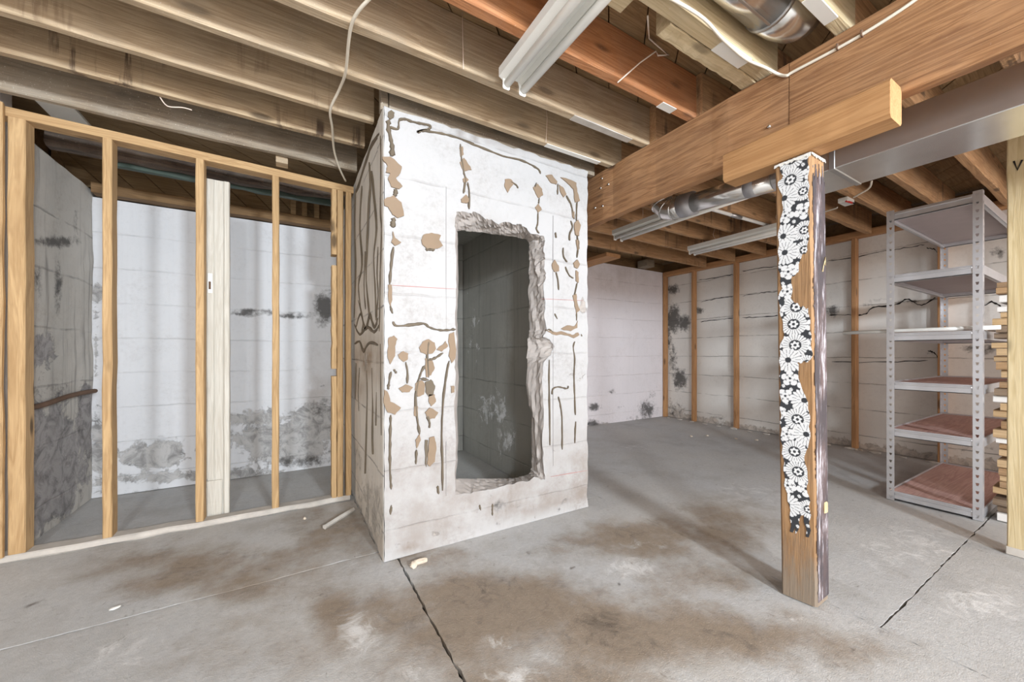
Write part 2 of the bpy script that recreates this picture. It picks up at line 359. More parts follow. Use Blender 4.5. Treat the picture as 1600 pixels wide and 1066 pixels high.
# floor: cast slabs with open joints over a dark base
fl = empty('floor', (0, 0, 0), kind='structure')
box('joint_base', -3.0, 5.9, -3.6, 4.6, -.14, -.028, M['dark'], fl, 0)
fb = [(0, 760, 960, 260, 110, 1.), (0, 1050, 985, 230, 85, .9), (0, 1000, 850, 140, 40, .8), (0, 330, 880, 260, 50, .7), (0, 430, 1010, 200, 60, .5), (0, 1130, 830, 80, 60, .8), (0, 540, 830, 120, 60, .7), (0, 300, 905, 220, 40, .75), (0, 540, 840, 70, 45, .7), (0, 520, 960, 60, 90, .8), (0, 420, 985, 120, 60, .5), (0, 760, 940, 190, 90, 1.), (0, 950, 985, 150, 90, 1.), (0, 860, 1060, 220, 60, .9),  # brown stains, plus the shadowed floor behind the post painted in as brown
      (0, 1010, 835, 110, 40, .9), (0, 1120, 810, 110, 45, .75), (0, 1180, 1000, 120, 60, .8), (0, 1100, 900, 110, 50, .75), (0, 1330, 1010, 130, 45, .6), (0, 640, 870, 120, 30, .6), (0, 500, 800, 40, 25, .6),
      (1, 560, 985, 42, 40, 1.), (1, 800, 1058, 55, 22, 1.), (1, 775, 1000, 40, 22, .6), (1, 985, 885, 45, 22, .8), (1, 1010, 850, 70, 14, .5), (1, 640, 1050, 60, 30, .6), (1, 480, 810, 60, 10, .4),
      (1, 1180, 770, 120, 30, .5), (1, 1420, 850, 120, 60, .6), (1, 1530, 940, 80, 50, .8), (1, 1000, 700, 60, 12, .5), (1, 1240, 965, 40, 9, .7), (1, 180, 1010, 160, 60, .5), (1, 60, 900, 60, 25, .4),
      (2, 940, 975, 60, 45, .65), (2, 915, 1000, 50, 20, .4), (2, 780, 905, 40, 9, .5), (2, 540, 985, 22, 60, .4), (2, 440, 830, 60, 10, .5), (2, 520, 815, 60, 8, .45), (2, 100, 935, 40, 25, .35), (2, 560, 770, 20, 20, .6), (2, 1500, 960, 50, 12, .4), (2, 1140, 775, 60, 8, .4),
      (2, 350, 865, 25, 5, .7), (2, 755, 924, 6, 4, .9), (2, 826, 863, 5, 4, .9), (2, 768, 848, 4, 3, .9), (2, 895, 886, 6, 4, .9), (2, 884, 897, 5, 3, .9), (2, 860, 890, 4, 3, .8), (2, 850, 856, 5, 3, .7), (2, 865, 876, 4, 3, .7), (2, 612, 893, 8, 3, .8), (2, 505, 928, 10, 4, .8), (2, 50, 943, 14, 3, .8), (2, 70, 935, 7, 3, .8), (2, 968, 912, 4, 3, .8), (2, 1110, 806, 5, 2, .8), (2, 990, 836, 6, 2, .8), (2, 1420, 900, 20, 5, .5), (2, 1400, 975, 10, 12, .7), (2, 1375, 985, 14, 8, .6), (2, 1330, 1015, 25, 5, .6), (2, 1300, 1040, 40, 8, .6), (2, 1460, 1000, 40, 6, .5), (2, 1290, 955, 25, 5, .5), (2, 1180, 935, 60, 5, .5), (2, 1150, 905, 60, 5, .4), (2, 640, 1020, 40, 12, .35), (2, 700, 930, 20, 6, .4), (2, 870, 945, 90, 40, .3), (2, 400, 870, 60, 8, .5), (2, 230, 905, 60, 6, .4), (2, 120, 965, 40, 5, .5), (2, 30, 1000, 30, 6, .4), (2, 1050, 795, 60, 6, .35), (2, 1325, 970, 12, 6, .6)]
def floor_slab(x0, x1, y0, y1, res=.045):
    nx = max(2, int((x1-x0)/res)); ny = max(2, int((y1-y0)/res))
    X, Y = np.meshgrid(np.linspace(x0, x1, nx+1), np.linspace(y0, y1, ny+1)); P = np.stack([X.ravel(), Y.ravel()], 1)
    z = .0035*lownoise(P, 5, 2.2)-.0035
    ed = np.minimum.reduce([P[:, 0]-x0, x1-P[:, 0], P[:, 1]-y0, y1-P[:, 1]]); z -= np.where(ed < 1e-6, .0006, 0)
    V = np.concatenate([np.stack([P[:, 0], P[:, 1], z], 1)]); W_ = nx+1
    F = [(j*W_+i, j*W_+i+1, (j+1)*W_+i+1, (j+1)*W_+i) for j in range(ny) for i in range(nx)]
    loop = [i for i in range(nx+1)]+[j*W_+nx for j in range(1, ny+1)]+[ny*W_+i for i in range(nx-1, -1, -1)]+[j*W_ for j in range(ny-1, 0, -1)]
    jj = rng.normal(0, .0022, (len(loop), 2)); V[loop, 0] += jj[:, 0]; V[loop, 1] += jj[:, 1]
    B = V[loop].copy(); B[:, 2] = -.028; nb = len(V); V = np.concatenate([V, B])
    for k in range(len(loop)):
        k2 = (k+1) % len(loop); F.append((loop[k], nb+k, nb+k2, loop[k2]))
    bm = bmesh.new(); bv = [bm.verts.new(tuple(v)) for v in V]
    for f in F: bm.faces.new([bv[i] for i in f])
    o = from_bm('slab', bm, M['floor'], fl, smooth=False)
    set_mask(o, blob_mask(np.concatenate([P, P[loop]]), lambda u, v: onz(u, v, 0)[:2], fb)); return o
g = .005
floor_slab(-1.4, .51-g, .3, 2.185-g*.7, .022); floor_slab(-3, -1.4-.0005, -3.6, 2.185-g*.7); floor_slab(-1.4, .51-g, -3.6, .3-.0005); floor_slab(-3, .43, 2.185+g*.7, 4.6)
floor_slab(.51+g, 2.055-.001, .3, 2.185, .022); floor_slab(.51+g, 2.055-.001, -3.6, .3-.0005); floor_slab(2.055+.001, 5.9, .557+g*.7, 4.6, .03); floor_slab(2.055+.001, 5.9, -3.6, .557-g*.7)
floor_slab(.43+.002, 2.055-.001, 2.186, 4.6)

recess_back = [(R_, 240, 712, 65, 24, .95), (R_, 450, 690, 90, 40, 1.05), (R_, 400, 655, 60, 22, .75), (R_, 500, 660, 50, 40, .9), (R_, 152, 460, 12, 18, .8), (R_, 150, 560, 10, 120, .55), (R_, 330, 745, 200, 14, .75), (R_, 160, 700, 25, 70, .8),
               (G_, 390, 488, 45, 7, .95), (G_, 455, 494, 45, 7, .85), (G_, 507, 480, 22, 30, 1.), (G_, 500, 640, 35, 22, .6), (G_, 470, 720, 80, 14, .7), (G_, 250, 768, 120, 8, .6), (B_, 500, 620, 40, 60, .3), (B_, 480, 420, 40, 60, .15)]
o = slab_wall('wall_back', 'y', 4.09, -1.5, .43, 0, 2.285, .25, M['w_recess_b'], recess_back, seed=3); tag(o, kind='structure')
recess_left = [(R_, 60, 545, 30, 35, .85), (R_, 80, 720, 60, 110, 1.05), (R_, 135, 660, 18, 80, .95), (R_, 40, 780, 40, 90, 1.), (G_, 92, 378, 35, 10, 1.), (G_, 60, 440, 9, 45, .7), (G_, 92, 450, 8, 60, .8), (G_, 120, 350, 6, 50, .6), (G_, 75, 610, 60, 12, .5), (G_, 125, 640, 10, 60, .6)]
o = slab_wall('wall_left', 'x', -1.275, 3.255, 4.35, 0, 2.33, -.24, M['w_recess_l'], recess_left, seed=4, bumpy=.012); tag(o, kind='structure')
far = [(G_, 1012, 640, 18, 22, .8), (G_, 1000, 655, 30, 6, .6), (G_, 928, 636, 13, 8, 1.), (G_, 926, 663, 14, 10, .9), (G_, 955, 612, 10, 6, .6), (G_, 972, 636, 9, 4, .6), (G_, 1020, 620, 8, 30, .5), (R_, 960, 665, 60, 6, .7), (B_, 970, 430, 60, 25, .25)]
o = slab_wall('wall_far', 'y', 4.34, 1.86, 5.75, 0, 2.50, .25, M['w_far'], far, seed=6); tag(o, kind='structure')
def right_extra(P):
    out = np.zeros((len(P), 3)); out[:, 0] = .8*np.exp(-((P[:, 1])/.10)**2); return out
right = [(G_, 1052, 498, 14, 26, 1.1), (G_, 1068, 505, 14, 16, 1.), (G_, 1052, 452, 12, 10, 1.), (G_, 1043, 530, 8, 30, .9), (G_, 1062, 592, 16, 22, .95), (G_, 1050, 640, 18, 25, .6), (G_, 1052, 560, 10, 40, .7), (G_, 1092, 486, 10, 7, .9), (G_, 1118, 498, 10, 4, .7), (G_, 1122, 652, 20, 5, .7), (G_, 1300, 486, 14, 12, .9),
         (G_, 1400, 470, 60, 4, .8), (G_, 1360, 478, 30, 3, .8), (G_, 1500, 450, 30, 14, .5), (G_, 1560, 395, 14, 14, .7), (G_, 1530, 545, 50, 10, .8), (G_, 1450, 550, 20, 4, .8), (R_, 1060, 650, 20, 20, .7), (G_, 1520, 700, 50, 8, .6)]
o = WRIGHT = slab_wall('wall_right', 'x', 5.70, -3.6, 4.34, 0, 2.50, .25, M['w_right'], right, seed=8, extra=right_extra, bumpy=.006, res=.05); tag(o, kind='structure')
# long cracks wandering over the right wall
for px_, w in (([(1296, 492), (1330, 492), (1352, 491), (1364, 481), (1400, 476), (1418, 468), (1440, 477), (1462, 465)], .008), ([(1292, 408), (1340, 402), (1370, 394), (1412, 388), (1445, 382)], .004), ([(1448, 388), (1460, 390), (1466, 396)], .006), ([(1450, 548), (1460, 552), (1468, 560), (1482, 556)], .008), ([(1160, 424), (1190, 419), (1216, 416)], .005), ([(1092, 438), (1120, 434), (1146, 429)], .005), ([(1095, 472), (1120, 467), (1146, 463)], .005), ([(1160, 463), (1190, 458), (1216, 456)], .004), ([(1160, 497), (1190, 495), (1216, 493)], .007), ([(1095, 503), (1120, 500), (1146, 497)], .006), ([(1520, 470), (1535, 478), (1550, 472), (1565, 480)], .008), ([(1300, 566), (1380, 566), (1450, 563)], .004)):
    pts_ = spline([onx(u, v, 5.70) for u, v in px_], 7); V = []; F = []
    for i, p in enumerate(pts_):
        ww = w*random.uniform(.4, 1.3)*(.3 if i in (0, len(pts_)-1) else 1); dz = random.uniform(-.006, .006)
        V += [(5.697, p[1], p[2]+dz+ww), (5.691, p[1], p[2]+dz), (5.697, p[1], p[2]+dz-ww)]
        if i: k = i*3; F += [(k-3, k-2, k+1, k), (k-2, k-1, k+2, k+1)]
    mesh('crack', V, F, M['dark'], WRIGHT)
# the rest of the basement behind the camera: side and rear walls with openings behind the window daylight and the added fill lights
rb = empty('wall_rear', (0, -3.5, 0), kind='structure')
for (x0, x1, z0, z1) in ((-3, 5.95, 0, .3), (-3, -2.1, .3, 2.67), (.1, 2.8, .3, 1.8), (5.0, 5.95, .3, 2.67), (-2.1, -.0, 1.95, 2.67) if False else (-2.1, .1, 2.4, 2.67), (.1, .75, 1.8, 2.67), (1.35, 2.8, 1.8, 2.67), (2.8, 5.0, 1.95, 2.67)):
    box('wall_panel', x0, x1, -3.75, -3.5, z0, z1, M['w_rear'], rb, 0)
tag(box('wall_side', -3.0, -2.8, -3.5, 3.15, 0, 2.67, M['w_rear'], None, 0), kind='structure')
tag(box('wall_partition', -2.8, -1.33, 3.15, 3.25, 0, 2.67, M['w_rear'], None, 0), kind='structure')
# rim boards closing the floor structure above the foundation walls
tag(box('trim_1', -1.56, -1.52, 3.26, 4.4, 2.33, 2.671, M['subsill'], None, 0), kind='structure')
tr2 = empty('trim_2', (-.5, 4.2, 2.366), kind='structure')
box('backing', -1.5, .43, 4.16, 4.30, 2.34, 2.671, M['subsill'], tr2, 0)
for k in range(12):
    x = -1.75+.185*k; V = [(x, 4.10), (x+.178, 4.10), (x+.178-.28, 2), (x-.28, 2)]; d_ = random.uniform(0, .006); q_ = [(max(-1.5, min(.43, a_)), z_) for a_, z_ in ((x, 2.366), (x+.178, 2.366), (x-.12, 2.671), (x-.298, 2.671))]
    mesh('sheathing_board', [(a_, 4.125-d_, z_) for a_, z_ in q_]+[(a_, 4.158, z_) for a_, z_ in q_], [(0, 1, 2, 3), (7, 6, 5, 4), (0, 4, 5, 1), (1, 5, 6, 2), (2, 6, 7, 3), (3, 7, 4, 0)], M['sub'], tr2)
tag(box('trim_3', .43, 5.75, 4.42, 4.5, 2.405, 2.671, M['subsill'], None, 0), kind='structure')
tag(box('trim_4', 5.74, 5.80, -3.5, 4.42, 2.501, 2.671, M['subsill'], None, 0), kind='structure')
# subfloor: diagonal boards on top of the joists
ce = empty('ceiling', (0, 0, 2.67), kind='structure')
box('floor_above', -3.0, 5.95, -3.7, 4.6, 2.702, 2.75, M['subsill'], ce, 0)
def clip(poly, ax, val, keep_less):
    out = []
    for i in range(len(poly)):
        p, q = poly[i], poly[(i+1) % len(poly)]
        ip = (p[ax] <= val) == keep_less or p[ax] == val; iq = (q[ax] <= val) == keep_less or q[ax] == val
        if ip: out.append(p)
        if ip != iq:
            t = (val-p[ax])/(q[ax]-p[ax]); out.append((p[0]+t*(q[0]-p[0]), p[1]+t*(q[1]-p[1])))
    return out
bw = .175
for k in range(-40, 45):
    c0 = k*bw*1.4142; c1 = c0+(bw-.006)*1.4142
    poly = [(-9+c0, -9), (-9+c1, -9), (9+c1, 9), (9+c0, 9)]      # boards run along +x +y
    for ax, val, less in ((0, -2.8, False), (0, 5.7, True), (1, -3.5, False), (1, 4.55, True)):
        if len(poly) > 2: poly = clip(poly, ax, val, less)
    if len(poly) < 3: continue
    dz = random.uniform(0, .004); n = len(poly)
    V = [(p[0], p[1], 2.672+dz) for p in poly]+[(p[0], p[1], 2.70) for p in poly]
    F = [tuple(range(n-1, -1, -1)), tuple(range(n, 2*n))]+[(i, (i+1) % n, n+(i+1) % n, n+i) for i in range(n)]
    mesh('plank', V, F, M['sub'], ce)

# ================================================================ JOISTS
JZ, JT = 2.43, 2.671
def joist(x0, x1, y, label, mat, th=.042, z=JZ, group=None, jit=.003, name='floor_joist'):
    return tag(timber(name, x0, x1, y, y+th, z, JT, mat, jit=jit, seg=20), label, 'joist', group)
joist(-2.78, .425, 2.275, 'tan floor joist with brown lower edge, ending against the white concrete closet', M['joist_tan'])
joist(-2.78, .425, 2.58, 'floor joist streaked with dark brown drips, second from the stud wall', M['joist_stain'])
joist(-2.78, .425, 2.90, 'grey dust covered floor joist right beside the stud wall top plate', M['joist_grey'], z=2.405)
joist(-2.78, 2.07, 1.95, 'pale dusty floor joist passing just in front of the concrete closet top', M['joist_pale'])
joist(-2.78, 2.08, 1.64, 'pale tan floor joist on which the end of the strip light hangs', M['joist_pale'], th=.05)
joist(-2.78, 2.07, 1.315, 'reddish brown floor joist crossed by the bent hanging wire', M['joist_red'], th=.05)
joist(-2.78, 2.03, .92, 'light new floor joist carrying the white cable, beside the round duct', M['joist_new'], th=.068)
joist(1.33, 2.03, .9895, 'short splintered sister joist nailed to the light new joist', M['joist_new'], th=.07)
joist(-2.78, 2.03, .63, 'light floor joist with clean sawn end on the far side of the round duct', M['joist_new'], th=.05)
for y in (.31, 0, -.32): joist(-2.78, 2.03, y, 'brown floor joist overhead beyond the light sawn joist', M['joist_bay'], group='joists overhead beyond the frame')
JO = {round(o_.location.y, 2): o_ for o_ in COL.objects if o_.name.startswith('floor_joist') and o_.location.x < 1.9}
def paint_patch(y, th, u0, v0, u1, v1, mat):
    x0, x1 = onz(u0, v0, JZ)[0], onz(u1, v1, JZ)[0]; par = min(JO.values(), key=lambda q: abs(q.location.y-(y+th/2)))
    box('paint_patch', x0, x1, y+.003, y+th-.003, JZ-.0035, JZ+.004, mat, par, 0)
paint_patch(1.95, .042, 849, 229, 940, 252, M['white']); paint_patch(1.64, .05, 889, 187, 990, 216, M['sill']); paint_patch(1.315, .05, 1038, 158, 1065, 165, M['white']); paint_patch(.92, .068, 1110, 78, 1163, 100, M['white']); paint_patch(.63, .05, 1250, 5, 1290, 38, M['white'])
tag(box('scrap_block', 1.03, 1.13, .996, 1.07, 2.44, 2.52, M['joist_new']), 'pale scrap wood block beside the light new joist', 'block')
header = timber('header_board', .47, 1.95, 2.10, 2.14, 2.412, JT, M['joist_grey'], seg=10); tag(header, 'grey board lying on the concrete closet top behind the pale joist', 'board')
blk = timber('blocking_strip', .425, .465, 2.09, 2.14, 2.40, JT, M['joist_grey'], seg=4); tag(blk, 'narrow upright strip on the closet corner between two joists', 'board')
NTH = 'first second third fourth fifth sixth seventh eighth ninth tenth eleventh'.split()
for i_, y in enumerate((3.5, 3.06, 2.645, 2.32, 1.985)):
    joist(2.0, 5.58, y+.02, f'stained brown floor joist behind the beam, {NTH[i_]} from the far pink wall', M['joist_bay'], group='joists over the bay behind the beam')
for i_, y in enumerate((1.64, 1.33, 1.03, .69, .36, .05)):
    joist(1.99, 5.58, y-.052, f'brown floor joist toward the metal shelving, {NTH[i_+5]} from the far pink wall', M['joist_bay'], th=.05, group='joists above the metal shelving')
# burnt joist and sill in the recess
t = empty('charred_joist', (-.4, 3.42, 2.32), 'charred dark log joist with green edge over the recess behind studs', 'joist')
timber('log', -1.25, .42, 3.36, 3.45, 2.345, 2.45, M['charred'], t, jit=.012, bev=.02)
timber('edge_strip', -1.0, .42, 3.452, 3.49, 2.322, 2.40, M['green'], t, jit=.005)
tag(timber('sill_plate', -1.25, .425, 3.98, 4.08, 2.290, 2.365, M['subsill'], seg=12), 'dark brown sill plate lying on the recess back wall', 'sill')
for i, x in enumerate((.02, .11, .21)):
    b = box('cripple_block', x, x+.045, 4.0, 4.06, 2.366, JT-.002, M['sub']); tag(b, ('short upright wood block on the sill plate, farthest from the closet', 'middle one of three short wood blocks on the sill plate', 'short upright wood block on the sill plate, nearest the closet')[i], 'block', 'short blocks on the sill plate')
b = box('white_board', -1.17, -1.02, 2.955, 3.30, 2.455, 2.475, M['white']); tag(b, 'white painted board end above the stud wall top plate', 'board')
b = box('wood_block', -.07, .0, 2.96, 3.04, 2.372, 2.45, M['joist_pale']); tag(b, 'pale wood block between grey joist and stud wall plate', 'block')
p = timber('nailer_plank', 3.55, 3.80, 3.60, 4.30, 2.36, 2.41, M['studry'], seg=8); tag(p, 'plank under the last joist beside the far pink wall', 'board')
p = timber('nailer_plank', 4.98, 5.16, 4.15, 4.34, 2.51, 2.62, M['joist_grey'], seg=4); tag(p, 'grey wood block on the far wall near the corner', 'block')

# ================================================================ BEAM, CAP, POST
BX = 1.965
t = empty('main_beam', (BX, -.5, 2.066), 'heavy reddish fir beam carrying the joists, nailed from two plies', 'beam')
ply = timber('beam_ply', BX, BX+.06, .845, 2.30, 2.066, 2.425, M['beam'], t, seg=16)
timber('beam_ply', BX, BX+.06, -3.45, .842, 2.066, 2.425, M['beam'], t, seg=24)
timber('inner_ply', BX+.0605, BX+.08, -3.4, 2.30, 2.14, 2.425, M['beam'], t, seg=16)
for (u, v) in ((941, 279), (939, 294), (942, 322), (930, 325), (951, 288), (1202, 198)):
    p = onx(u, v, BX); tube('nail_head', [(BX-.006, p[1], p[2]), (BX+.01, p[1], p[2])], .007, M['galv'], ply)
t = empty('beam_cap', (1.9, .8, 1.94), 'short orange brown timber cap under the beam on top of the papered post', 'timber')
timber('cap_block', 1.84, 1.962, .475, 1.075, 1.94, 2.082, M['cap'], t, bev=.012, seg=10, jit=.0015)
timber('inner_block', 1.9625, 2.04, .50, 1.06, 1.985, 2.064, M['cap'], t, seg=6)

# post (leans slightly) : base corner -> top corner
PB = [(1.945, .866), (1.965, .737), (2.09, .742), (2.07, .872)]      # base loop: left-far, left-near, right-near, right-far
PT = [(1.868, .858), (1.868, .722), (1.992, .722), (1.992, .858)]
PZ = 1.938
t = empty('support_post', (2.02, .80, 0), 'square wooden post with torn black and white floral wallpaper and scuffed dark paint', 'post')
def post_pt(i, z): a = z/PZ; return Vector((PB[i][0]*(1-a)+PT[i][0]*a, PB[i][1]*(1-a)+PT[i][1]*a, z))
bm = bmesh.new(); nz = 24; rows = []
for j in range(nz+1):
    z = PZ*j/nz; L = []
    for i in range(4):
        a, b, c = post_pt(i, z), post_pt((i-1) % 4, z), post_pt((i+1) % 4, z)
        k = .006+random.uniform(0, .003)
        L += [bm.verts.new(a+(b-a).normalized()*k), bm.verts.new(a+(c-a).normalized()*k)]
    rows.append(L)
for j in range(nz):
    for k in range(8): bm.faces.new([rows[j][k], rows[j][(k+1) % 8], rows[j+1][(k+1) % 8], rows[j+1][k]])
bm.faces.new(rows[0]); bm.faces.new(rows[-1])
from_bm('shaft', bm, M['post'], t)
def face_sheet(name, i, j, s0, s1, z0, z1, off, mat, ns, nzz, keep, colour=None, th=None):
    """thin sheet lying on the post face between corners i and j"""
    a0, b0 = post_pt(i, 0), post_pt(j, 0); nrm = (b0-a0).cross(Vector((0, 0, 1))).normalized()
    if nrm.dot(Vector((-(a0.x+b0.x)/2+2.02, -(a0.y+b0.y)/2+.8, 0))) > 0: nrm = -nrm
    V = []; idx = {}; F = []; cols = []
    def vert(p, q):
        if (p, q) not in idx:
            s = s0+(s1-s0)*p/ns; z = z0+(z1-z0)*q/nzz; a, b = post_pt(i, z), post_pt(j, z)
            idx[(p, q)] = len(V); V.append(a.lerp(b, s)+nrm*off)
            cols.append(colour(s, z) if colour else (0, 0, 0))
        return idx[(p, q)]
    for q in range(nzz):
        for p in range(ns):
            s = s0+(s1-s0)*(p+.5)/ns; z = z0+(z1-z0)*(q+.5)/nzz
            if keep(s, z): F.append((vert(p, q), vert(p+1, q), vert(p+1, q+1), vert(p, q+1)))
    o = mesh(name, V, F, mat, t)
    if colour: set_mask(o, np.array(cols), 'print')
    md = o.modifiers.new('thickness', 'SOLIDIFY'); md.thickness = th or .0012; md.offset = 0
    return o
# wallpaper outline traced on the face: (s,z) from photo pixels
def face_sz(u, v):
    k = (v-246)/(939-246); xl = 1212+8*k; xr = 1267+12*k; s = (u-xl)/(xr-xl)
    yt = 258+(235-258)*s; yb = 928+(950-928)*s; f = (v-yt)/(yb-yt)
    # inverse perspective along a vertical line is linear
    return s, PZ*(1-f)
def conv(pts, ox, oy, sc): return [face_sz(ox+x/sc, oy+y/sc) for x, y in pts]
Z5 = (1190, 220, 5.333); S7 = (1180, 200, 2.806); S8 = (1180, 560, 2.665)
left = conv([(118, 185), (165, 215), (188, 290), (142, 350), (178, 440), (190, 520), (172, 640), (150, 740), (150, 900), (150, 1060)], *Z5)+conv([(122, 690), (106, 720), (108, 770), (132, 880), (110, 960), (112, 1060)], *S7)+conv([(106, 100), (107, 200), (109, 330), (120, 420), (126, 520), (144, 600), (150, 660), (150, 715), (160, 728), (168, 700), (176, 728), (186, 690), (196, 645), (206, 636), (214, 690), (224, 768), (232, 742)], *S8)
right_ = conv([(234, 650), (232, 580), (219, 520), (226, 462), (211, 430), (214, 370), (232, 330), (230, 200), (215, 140), (192, 92), (182, 40), (186, 10)], *S8)+conv([(190, 1015), (248, 1000), (252, 975), (245, 860), (236, 772), (200, 765), (166, 740), (165, 640), (190, 620), (206, 545), (232, 522), (236, 440), (234, 110), (250, 90)], *S7)
OUT = left+right_
def inside(poly, x, y):
    c = False; n = len(poly); j = n-1
    for i in range(n):
        xi, yi = poly[i]; xj, yj = poly[j]
        if (yi > y) != (yj > y) and x < (xj-xi)*(y-yi)/(yj-yi)+xi: c = not c
        j = i
    return c
PW = .133
flowers = []; zz = .42; rr_ = random.Random(3)
while zz < 1.96:
    for s_, kind, R in random.Random(int(zz*1000)).choice([((.25, 'daisy', .05), (.8, 'ring', .036)), ((.75, 'daisy', .048), (.2, 'five', .03)), ((.5, 'ring', .046), (.05, 'five', .028), (.98, 'five', .028)), ((.3, 'five', .032), (.78, 'five', .034))]):
        flowers.append((s_*PW+rr_.uniform(-.008, .008), zz+rr_.uniform(-.012, .012), R*1.08, kind, rr_.uniform(0, 6)))
    zz += .080
WHT, BLK = (.70, .70, .70), (.030, .032, .037)
def print_col(s, z):
    x = s*PW
    for fx, fz, R, kind, ph in flowers:
        dx, dz = x-fx, z-fz; r = math.hypot(dx, dz)
        if r > R*1.05: continue
        th = math.atan2(dz, dx)+ph; q = r/R
        if kind == 'daisy':
            n = 19; k = abs(math.cos(n*th/2))
            if q < .22: return BLK
            if q < .5: 
                k2 = abs(math.cos(9*th/2)); return WHT if k2 > .2 else BLK
            if q < .82+.18*k: return WHT if k > .22 else BLK
        elif kind == 'ring':
            if q < .12: return BLK
            if q < .30+.06*math.cos(6*th): return WHT
            if q < .46: return BLK
            n = 24; k = abs(math.cos(n*th/2))
            if q < .9+.1*k: return WHT if k > .3 else BLK
        else:
            k = abs(math.cos(2.5*th))
            if q < .16: return BLK
            if q < .24: return WHT
            if q < .72+.28*k: return WHT if (k > .16 and abs(q-.5) > .03+.0*k) or k > .75 else BLK
    # small filler leaves
    a = math.sin(x*140+z*61)*math.sin(z*118-x*50)
    if a > .55: return WHT if abs(math.sin(x*420+z*300)) > .25 else BLK
    return BLK
face_sheet('wallpaper', 0, 1, .02, .99, .30, PZ-.002, .0022, M['paper'], 74, 920, lambda s, z: inside(OUT, s+.02*math.sin(z*90), z+.004*math.sin(s*40)), print_col)
# dark paint skin on the -y face, missing flakes near the top and foot
def keep_paint(s, z):
    e = .06+.025*math.sin(z*17)+.015*math.sin(z*61+1)+.012*math.sin(z*173)+.05*max(0, z-1.2)
    if s < e or s > 1.0: return False
    if z > 1.86+.03*math.sin(s*25)+.012*math.sin(s*71): return False
    if (s-.75)**2*.02+(z-.42)**2 < .0006: return False
    return True
face_sheet('paint_skin', 1, 2, .0, .985, .02, 1.925, .0018, M['darkpaint'], 40, 420, keep_paint)
tb = bmesh.new()
for (i, j) in ((0, 1), (1, 2)):
    a, b = post_pt(i, PZ-.004), post_pt(j, PZ-.004); nn = 12
    n_ = (b-a).cross(Vector((0, 0, 1))).normalized()
    if n_.dot(Vector((-1, -1, 0))) < 0: n_ = -n_
    for k in range(nn):
        p, q = a.lerp(b, k/nn), a.lerp(b, (k+1)/nn); h1, h2 = random.uniform(.008, .018), random.uniform(.008, .018)
        c = [p+n_*.001, q+n_*.001, q+n_*.004-Vector((0, 0, h2)), p+n_*.004-Vector((0, 0, h1))]
        f1 = [tb.verts.new(x) for x in c]; f2 = [tb.verts.new(x+n_*.003) for x in c]
        tb.faces.new(f1[::-1]); tb.faces.new(f2)
        for m_ in range(4): tb.faces.new([f1[m_], f1[(m_+1) % 4], f2[(m_+1) % 4], f2[m_]])
from_bm('torn_rim', tb, M['white'], t)
pc = post_pt(1, 1.48).lerp(post_pt(2, 1.48), .7)
tube('splinter', [pc+Vector((0, -.004, -.03)), pc+Vector((-.004, -.014, .03)), pc+Vector((.02, -.006, .0))], .003, M['yellow'], t, n=5)
pc = post_pt(1, .42).lerp(post_pt(2, .42), .75); box('bare_chip', pc.x-.014, pc.x+.014, pc.y-.008, pc.y+.001, .395, .445, M['yellow'], t, .004)

# ================================================================ CONCRETE CLOSET
CX0, CX1, CY, CZ, CT = .435, 1.852, 2.06, 2.402, .15
cl = empty('concrete_closet', ((CX0+CX1)/2, CY, 0), 'white painted concrete closet with a broken open doorway and torn glue marks', 'closet')
fpx = [(711, 773), (711, 730), (713, 690), (710, 640), (712, 590), (710, 560), (714, 530), (711, 500), (712, 455), (713, 420), (711, 385), (712, 358), (711, 345), (713, 331), (722, 330), (734, 333), (742, 331), (751, 336), (759, 343), (768, 343), (779, 351), (787, 347), (793, 347), (803, 351), (812, 350), (820, 355), (829, 365), (840, 366), (850, 369), (852, 376), (849, 389), (852, 405), (850, 420), (853, 434), (849, 452), (852, 473), (850, 490), (854, 515), (848, 527), (858, 530), (866, 542), (860, 556), (849, 567), (847, 600), (850, 640), (847, 690), (849, 725), (851, 750), (842, 748), (835, 745), (826, 752), (815, 752), (800, 757), (784, 760), (766, 765), (750, 767), (730, 771)]
bpx = [(711, 748), (714, 730), (716, 690), (714, 640), (717, 590), (715, 560), (716, 530), (714, 500), (716, 455), (716, 420), (715, 385), (715, 370), (714, 362), (716, 361), (723, 360), (734, 362), (742, 362), (751, 363), (759, 364), (768, 366), (779, 367), (787, 368), (793, 369), (803, 370), (812, 372), (818, 373), (822, 374), (824, 376), (826, 378), (827, 384), (826, 395), (828, 408), (826, 424), (828, 438), (825, 455), (827, 476), (826, 492), (828, 515), (826, 527), (824, 532), (825, 542), (823, 556), (824, 567), (822, 600), (826, 634), (831, 642), (831, 700), (831, 728), (829, 738), (824, 742), (818, 744), (810, 746), (800, 748), (784, 748), (766, 748), (750, 748), (730, 748)]
def densify(L, k, j):
    out = []
    for i in range(len(L)):
        a_, b_ = np.array(L[i], float), np.array(L[(i+1) % len(L)], float)
        for q in range(k): out.append(a_+(b_-a_)*q/k+(rng.normal(0, j, 2) if q else 0))
    return [tuple(p) for p in out]
fpx = densify(fpx, 4, .7); bpx = densify(bpx, 4, .35)
fin = [ony(u, v, CY)[[0, 2]] for u, v in fpx]; bin_ = [ony(u, v, CY+CT)[[0, 2]] for u, v in bpx]
cloop = []
